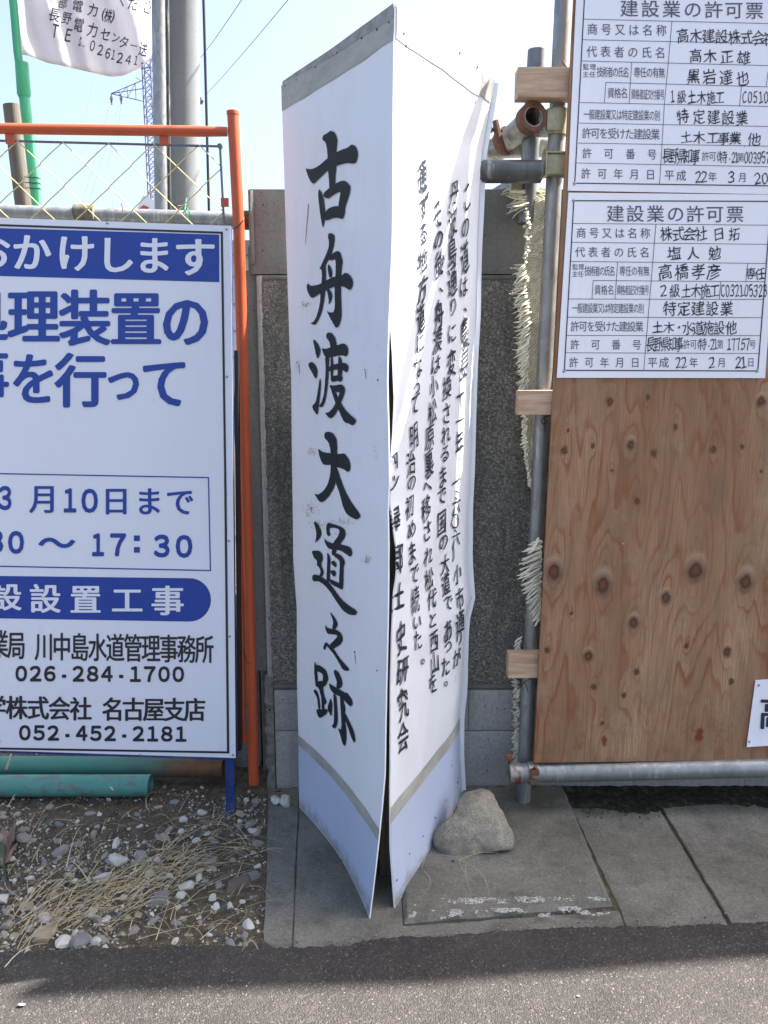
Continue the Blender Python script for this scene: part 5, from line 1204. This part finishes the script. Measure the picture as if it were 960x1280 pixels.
labels(TA, pa, [('商号又は名称', 150, 468, 134, 50, 56), ('代表者の氏名', 147, 463, 237, 50, 56), ('監理', 120, 152, 308, 30, 30), ('主任', 119, 150, 343, 30, 30), ('技術者の氏名', 183, 305, 331, 28, 52), ('専任の有無', 356, 470, 333, 31, 52), ('資格名', 235, 297, 428, 33, 52),
     ('資格者証交付番号', 338, 472, 434, 21, 52), ('一般建設業又は特定建設業の別', 122, 450, 527, 27, 52), ('許可を受けた建設業', 123, 440, 614, 44, 54), ('許可番号', 125, 425, 707, 46, 52), ('許可年月日', 120, 418, 800, 46, 52)], 0, 0)
def hx_(s, xl, y, w_, h_, T, dy=0): return [(c, *T(x, y+dy*i), w_/T.s, h_/T.s) for i, (c, x) in enumerate(zip(s, xl))]
for it in (hx_('高木建設株式会社', [568, 626, 684, 745, 803, 862, 915, 968], 162, 62, 70, TA, 2), hx_('高木正雄', [625, 692, 770, 850], 257, 64, 68, TA, 3), hx_('黒岩達也', [618, 688, 765, 843], 350, 64, 76, TA, 4),
        hx_('1級土木施工', [522, 562, 607, 652, 698, 740], 446, 44, 66, TA, 1)[1:]+[('1', *TA(520, 445), 5, 15)], [(c, *TA(852+25*i, 449), 5.0, 14.5) for i, c in enumerate('C051064')], hx_('特定建設業', [568, 640, 708, 775, 838], 536, 62, 72, TA, 2),
        hx_('土木工事業', [582, 643, 703, 757, 808], 634, 58, 62, TA, 1)+hx_('他', [898], 643, 66, 66, TA)+[('.', *TA(850, 655), 4, 13)], hx_('長野県知事', [492, 526, 560, 592, 626], 718, 42, 76, TA, 1),
        hx_('特', [752], 724, 40, 62, TA)+[(c, *TA(783+17*i, 727), 4.2, 13) for i, c in enumerate('-21')], [(c, *TA(860+20*i, 728), 4.6, 14.5) for i, c in enumerate('0039571')],
        [(c, *TA(637+28*i, 816), 7.5, 14.5) for i, c in enumerate('22')], [('3', *TA(790, 817), 8, 14.5)], [(c, *TA(912+34*i, 823), 8, 14) for i, c in enumerate('20')]):
    hand(it, pa, TA)
prn(hx_('許可', [672, 704], 721, 36, 48, TA)+[('(', *TA(730, 722), 2.5, 13), (')', *TA(814, 725), 2.5, 13)]+hx_('第', [834], 726, 34, 46, TA), pa, .002)
prn(hx_('平成', [505, 560], 808, 48, 52, TA, 2)+hx_('年', [704], 815, 42, 48, TA)+hx_('月', [843], 818, 40, 48, TA), pa, .004)
screwheads(HP, [(TA(67, 846))], .0045, pa, off=.0055)

TB = CT(690, 230, 3.556)
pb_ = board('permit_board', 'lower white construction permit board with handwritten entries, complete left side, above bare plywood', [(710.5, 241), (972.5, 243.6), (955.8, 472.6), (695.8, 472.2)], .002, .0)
rules(BP, tl(TB, [((97, 74), (55, 829), 5), ((55, 828), (915, 831), 5), ((97, 74), (975, 77), 5), ((975, 77), (915, 831), 5)], 2.1), M['navy'], pb_, 'border_line', .0005)
rules(BP, tl(TB, [((91, 175), (967, 183), 2), ((86, 259), (960, 268), 2), ((82, 344), (953, 353), 2), ((183, 429), (947, 434), 2), ((73, 511), (940, 513), 2), ((69, 592), (934, 594), 2), ((64, 673), (928, 674), 2), ((60, 750), (922, 753), 2),
     ((462, 180), (408, 827), 2), ((292, 346), (280, 511), 2), ((183, 429), (178, 511), 2), ((870, 353), (862, 433), 2), ((751, 433), (743, 512), 2)], .85), M['navy'], pb_, 'printed_rule', .0005)
prn(xs('建設業の許可票', [282, 370, 460, 550, 637, 724, 814], 131, 82, 80, TB, 134), pb_, .006)
def labels2(T, root, rows_):
    for s, x0, x1, y, w_, h_ in rows_:
        a, b = T(x0, y), T(x1, y+(x1-x0)*.005); prn(row(s, a[0], b[0], a[1], b[1], w_/T.s, h_/T.s), root, .004)
labels2(TB, pb_, [('商号又は名称', 130, 415, 217, 46, 50), ('代表者の氏名', 125, 412, 302, 46, 50), ('監理', 103, 130, 368, 27, 28), ('主任', 102, 128, 400, 27, 28), ('技術者の氏名', 157, 268, 386, 26, 48), ('専任の有無', 313, 420, 386, 28, 48), ('資格名', 203, 262, 470, 30, 48),
     ('資格者証交付番号', 297, 422, 471, 20, 48), ('一般建設業又は特定建設業の別', 102, 397, 551, 25, 48), ('許可を受けた建設業', 102, 388, 632, 40, 50), ('許可番号', 102, 377, 713, 42, 48), ('許可年月日', 97, 370, 792, 42, 48)])
for it in (hx_('株式会社', [508, 560, 612, 662], 222, 58, 68, TB), hx_('日拓', [740, 812], 223, 54, 62, TB), hx_('塩人勉', [545, 625, 722], 307, 62, 66, TB), hx_('高橋孝彦', [502, 575, 652, 720], 390, 66, 74, TB), hx_('専任', [883, 926], 398, 46, 56, TB),
        [('2', *TB(495, 474), 8, 14.5)]+hx_('級土木施工', [545, 597, 640, 682, 722], 475, 46, 66, TB), [(c, *TB(760+20.8*i, 474), 4.8, 15.5) for i, c in enumerate('C032105323')], hx_('特定建設業', [525, 587, 650, 712, 775], 553, 62, 70, TB),
        hx_('土木', [470, 520], 637, 50, 56, TB)+hx_('・', [565], 637, 44, 52, TB)+hx_('水道施設他', [604, 650, 694, 742, 798], 640, 54, 66, TB), hx_('長野県知事', [438, 470, 502, 533, 564], 712, 40, 70, TB), hx_('特', [671], 712, 36, 58, TB)+[(c, *TB(698+15*i, 712), 4.6, 14) for i, c in enumerate('-21')],
        [(c, *TB(787+21*i, 712), 5, 14.5) for i, c in enumerate('17757')], [(c, *TB(560+26*i, 794), 6.6, 14) for i, c in enumerate('22')], [('2', *TB(710, 793), 7.5, 14)], [(c, *TB(828+24*i, 793), 7, 14) for i, c in enumerate('21')]):
    hand(it, pb_, TB)
prn(hx_('許可', [599, 629], 712, 32, 46, TB)+[('(', *TB(652, 713), 2.3, 12)]+hx_('第', [748], 712, 30, 44, TB)+hx_('号', [892], 712, 32, 42, TB), pb_, .002)
prn(hx_('平成', [447, 498], 793, 46, 50, TB)+hx_('年', [630], 793, 40, 48, TB)+hx_('月', [755], 793, 38, 46, TB)+hx_('日', [884], 792, 34, 44, TB), pb_, .004)
screwheads(HP, [TB(95, 73), TB(53, 832), TB(912, 831)], .0045, pb_, off=.0055)
pc_ = board('small_notice_board', 'corner of a small white notice at the lower right of the plywood', [(943.8, 850), (1040, 845), (1033, 927), (932.5, 933)], .002, .03)
write(BP, [('高', 967.5, 891, 37, 44)], M['navy'], pc_, .0012, bold=.030, shear=.02, rot=-.05)
screwheads(HP, [(948.5, 856.5), (936.5, 927)], .0042, pc_, off=.006)

# ================================================================== STONES AND PLANTS
# boulder: heart-like outline, rounded body
def rock(px, cpx, label, mat, thick, name='boulder', cat='rock', up=.0):
    C0 = gr(*cpx); dist = (C0-CAMP).length; s = dist/F
    cx = sum(p[0] for p in px)/len(px); cy = sum(p[1] for p in px)/len(px)
    ang = sorted([(math.atan2(cy-y, x-cx), math.hypot(x-cx, y-cy)) for x, y in px])
    def rad(a):
        n = len(ang)
        for i in range(n):
            a0, r0_ = ang[i]; a1, r1_ = ang[(i+1) % n]
            if i == n-1: a1 += 2*math.pi
            for sh in (0, 2*math.pi):
                if a0 <= a+sh <= a1: t = (a+sh-a0)/(a1-a0); return r0_+(r1_-r0_)*(t*t*(3-2*t)*.5+t*.5)
        return ang[0][1]
    ctr = ray(cx, cy).normalized()*dist*.985+CAMP; fw = ray(cx, cy).normalized()
    rt = Vector((1, 0, 0)); upv = rt.cross(fw).normalized(); rt = fw.cross(upv)*1.0
    bm = bmesh.new(); bmesh.ops.create_icosphere(bm, subdivisions=5, radius=1)
    rc_ = random.Random(6); cuts = [Vector((rc_.gauss(0, .6), rc_.gauss(0, .6)+.25, rc_.gauss(.5, .6))).normalized() for _ in range(9)]+[Vector((-.25, .62, .74)).normalized(), Vector((.1, -.45, .88)).normalized()]
    for v in bm.verts:
        for c in cuts:
            d = v.co.dot(c)
            if d > .76: v.co -= c*(d-.76)*.97
        p = v.co.copy(); a = math.atan2(p.y, p.x); q = math.hypot(p.x, p.y); r_ = rad(a)*s*(min(1, q)**.85)
        zz = p.z*thick*(1+.15*noise.noise(p*1.5))
        zz = max(-thick*.72, min(thick*.80, zz))+.006*noise.noise(p*3)
        w_ = ctr+rt*math.cos(a)*r_+upv*math.sin(a)*r_-fw*zz
        w_ += Vector((1, 1, 1))*0.0022*noise.noise(w_*60)+Vector((0, 0, 1))*.0035*noise.noise(w_*22)
        if w_.z < -.008: w_.z = -.008
        v.co = w_
    V = [v.co.copy() for v in bm.verts]; Fc = [tuple(v.index for v in f.verts) for f in bm.faces]; bm.free()
    return mesh(name, V, Fc, M[mat], None, True, loc=tuple(gr(*cpx)), label=label, cat=cat)
hp = [(593.3, 992), (604, 990), (611.5, 993), (621.5, 1010), (629, 1027), (637, 1046), (634, 1057), (620, 1063), (600, 1069), (580, 1074), (563, 1069), (548, 1058), (543, 1049), (545, 1039), (550, 1033), (561, 1023), (569, 1012), (577, 1001), (584, 994)]
rock(hp, (592, 1055), 'rounded heart-shaped grey brown boulder resting against the right foot of the signboard', 'boulder', .075)
for (x, y, r_, lab, mt, k) in ((343.5, 1001, 6.6, 'small smooth white pebble, left of two at the wall foot beside the signboard', 'st_white', 2), (356, 1004, 9.2, 'lumpy pale grey stone, right of two at the wall foot beside the signboard', 'st_white', 5)):
    p = gr(x, y+4); s = r_/F*(p-CAMP).length; V, Fc = pebble_geo(k, .85, 3)
    mesh('pebble', [p+Vector((v.x*s, v.y*s, (v.z+.7)*s)) for v in V], Fc, M[mt], None, True, loc=tuple(p), label=lab, cat='stone', group='small stones at the wall foot')
# moss tufts
V = []; Fc = []; rm = random.Random(2)
for cx, cy, sx, sy, n in ((566, 1082, 13, 6, 1500), (536, 1072, 5, 10, 350), (600, 1075, 20, 3, 260), (690, 1000, 30, 4, 500)):
    for _ in range(n):
        a, q = rm.uniform(0, 6.28), math.sqrt(rm.random()); p = gr(cx+sx*q*math.cos(a), cy+sy*q*math.sin(a)); h_ = rm.uniform(.003, .009)*(1.2-q); d = Vector((rm.uniform(-1, 1), rm.uniform(-1, 1), 0))*.003
        b = len(V); t = Vector((rm.uniform(-1, 1), rm.uniform(-1, 1), 0)).normalized()*.0014
        V += [p-t, p+t, p+d+Vector((0, 0, h_+.012*(1-q)))]; Fc.append((b, b+1, b+2))
mesh('moss', V, Fc, M['moss'], None, kind='stuff', label='dark green moss growing under the boulder and along joints', cat='moss', loc=tuple(gr(566, 1082)))
# straw
def straws(name, defs, mat, label, loc, kind='stuff', base=gz, cat='dry grass'):
    mb = MB()
    for x0, y0, x1, y1, bow, wpx, hh in defs:
        a, b = gr(x0, y0), gr(x1, y1); mid = (a+b)/2; n = Vector((-(b-a).y, (b-a).x, 0)); pts = []; k = 7
        for i in range(k+1):
            t = i/k; q = a.lerp(b, t)+n*bow*math.sin(math.pi*t); q.z = max(0, base(q.x, q.y))+.003+hh*math.sin(math.pi*min(1, t*1.0))*1.0; pts.append(q)
        r_ = wpx*.72*(a-CAMP).length/F/2; mb.tube(pts, [r_*(1-.75*i/k) for i in range(k+1)], 4, True, .35)
    return mb.build(name, M[mat], None, label=label, cat=cat, kind=kind, loc=loc)
rg = random.Random(21); D = []
for _ in range(230):                      # main windrow sweeping from lower left to middle right
    t = rg.random(); x = 10+230*t+rg.gauss(0, 10); y = 1162-78*t+rg.gauss(0, 17); L = rg.uniform(22, 85); a = -.38+rg.gauss(0, .24)+(-.25 if t < .3 else .05)
    D.append((x, y, x+L*math.cos(a), y+L*math.sin(a), rg.gauss(0, .07), rg.uniform(1.0, 2.0), rg.uniform(.004, .03)))
for _ in range(150):
    x, y = rg.uniform(5, 320), rg.uniform(1010, 1175); L = rg.uniform(10, 45); a = rg.uniform(-1.2, .9)
    D.append((x, y, x+L*math.cos(a), y+L*math.sin(a), rg.gauss(0, .12), rg.uniform(.8, 1.4), rg.uniform(.002, .02)))
for _ in range(26):
    x, y = rg.uniform(180, 300), rg.uniform(1030, 1080); L = rg.uniform(30, 70); a = rg.uniform(-.25, .45)
    D.append((x, y, x+L*math.cos(a), y+L*math.sin(a), rg.gauss(0, .08), rg.uniform(.9, 1.4), rg.uniform(.003, .02)))
straws('dry_grass', D, 'straw', 'flattened dry straw lying across the gravel bed', tuple(gr(150, 1110)))
D2 = [(24, 1152, 146, 1097, .02, 2.0, .02), (83, 1085, 105, 1031, 0, 1.6, .03), (105, 1031, 60, 1056, .02, 1.4, .02), (0, 1218, 60, 1180, .05, 2.6, .02), (112, 1105, 88, 1078, .02, 2.2, .02), (195, 1176, 212, 1125, -.02, 1.2, .01), (170, 1176, 300, 1155, .03, 1.2, .008),
      (262, 1030, 292, 1042, .02, 1.6, .02), (292, 1042, 310, 1064, .02, 1.4, .015), (170, 1060, 196, 1066, .03, 1.6, .02), (10, 1010, 43, 979, .0, 1.4, .03), (308, 1183, 300, 1197, .05, 1.2, .01), (312, 1175, 326, 1197, .02, 1.4, .01), (318, 1172, 306, 1190, .0, 1.2, .01),
      (325, 1067, 352, 1062, .03, 1.3, .008), (300, 1074, 356, 1061, -.02, 1.3, .01), (250, 1176, 318, 1135, .03, 1.3, .01)]
straws('dry_grass', D2, 'straw_pale', 'long pale bent grass stalks on top of the straw', tuple(gr(120, 1100)))
D3 = [(573, 1082, 640, 1078, .10, .9, .012), (575, 1082, 612, 1128, .12, .9, .012), (583, 1086, 590, 1124, -.08, .8, .01), (530, 1095, 524, 1130, .2, .8, .008), (545, 1075, 584, 1084, -.1, .9, .015), (574, 1083, 602, 1120, -.1, .7, .01), (533, 1060, 527, 1092, .05, 1.6, .01), (560, 1028, 566, 1014, .1, 3.2, .02), (563, 1030, 570, 1018, .1, 2.6, .02)]
straws('dry_stalks', D3, 'straw', 'thin curling dry tendrils on the slab below the boulder', tuple(gr(590, 1095)), base=lambda x, y: .014)
# weeds at the left edge
def leafmesh(mb, base, tip, w_, droop=.2, n=6):
    base, tip = Vector(base), Vector(tip); d = tip-base; side = d.cross(Vector((0, -1, .3))).normalized()
    V = []
    for i in range(n+1):
        t = i/n; c = base.lerp(tip, t)+Vector((0, 0, -droop*d.length*t*t)); hw_ = w_*math.sin(math.pi*(t*.86+.1))
        V += [c-side*hw_+Vector((0, 0, .15*hw_)), c+Vector((0, 0, -.15*hw_)), c+side*hw_+Vector((0, 0, .15*hw_))]
    mb.add(V, [(3*i+k, 3*i+k+1, 3*i+k+4, 3*i+k+3) for i in range(n) for k in (0, 1)])
wd = empty('weed', 'withered weed with brown and green leaves at the left edge of the gravel', 'plant', tuple(gr(4, 1070)))
b0 = gr(4, 1085)
for (x, y, h_, ww, mt) in ((18, 1018, .10, .016, 'deadleaf'), (2, 1022, .08, .022, 'deadleaf'), (14, 1060, .05, .014, 'deadleaf'), (-4, 1045, .06, .020, 'leaf'), (8, 1100, .05, .012, 'leaf'), (15, 1118, .03, .009, 'deadleaf'), (22, 1048, .07, .007, 'deadleaf')):
    mb = MB(); tip = gr(x, y)+Vector((0, 0, 0)); tip = CAMP+(tip-CAMP)*(1-h_*.35); leafmesh(mb, b0+Vector((0, 0, .01)), tip, ww, .15); mb.build('leaf', M[mt], wd, True)
mb = MB(); mb.tube([b0, gr(16, 1060)+Vector((0, 0, .05)), gr(22, 1040)+Vector((0, 0, .06))], .0022, 5); mb.build('stem', M['st_red'], wd)
fx = empty('foxtail_grass', 'foxtail grass with two bristly seed heads bending over the turquoise pipe', 'grass', tuple(gr(60, 1010)))
for pts, hr in (([(70, 1012, .0), (92, 1003, .01), (105, 988, .05), (118, 979, .07)], [(118, 979, .07), (127, 977, .075), (136, 982, .07), (142, 988, .06)]), ([(-12, 1010, 0), (2, 975, .08), (8, 962, .12)], [(8, 962, .12), (11, 952, .15), (14, 943, .17)]),
                ([(94, 1002, .0), (100, 1010, .01), (112, 1013, .01)], None)):
    P = [gr(x, y)+Vector((0, 0, 0)) for x, y, h_ in pts]; P = [CAMP+(p-CAMP)*(1-h_*.5) for p, (_, _, h_) in zip(P, pts)]
    mb = MB(); mb.tube(P, .0013, 5); mb.build('stalk', M['leaf'], fx, True)
    if hr:
        Q = [CAMP+(gr(x, y)-CAMP)*(1-h_*.5) for x, y, h_ in hr]; mb = MB(); mb.tube(Q, [.0028, .0042, .0042, .0018][:len(Q)], 8)
        for _ in range(90):
            t = rg.random()*(len(Q)-1.01); i = int(t); c = Q[i].lerp(Q[i+1], t-i); d = Vector((rg.gauss(0, 1), rg.gauss(0, 1), rg.gauss(0, 1))).normalized()*.0085; mb.tube([c, c+d], [.0005, .0002], 3)
        mb.build('seed_head', M['straw_pale'], fx)
for x, y, r_, mt, lab in ((26, 1258, 5, 'st_white', 'small pale leaf-like chip lying on the sunlit asphalt at the left'), (722, 1246, 2.6, 'st_white', 'small white pebble lying alone on the sunlit asphalt')):
    p = gr(x, y, .01); s = r_/F*(p-CAMP).length; V, Fc = pebble_geo(4, .4, 2); mesh('pebble', [p+Vector((v.x*s, v.y*s*.6, (v.z+.4)*s)) for v in V], Fc, M[mt], None, True, loc=tuple(p), label=lab, cat='stone')
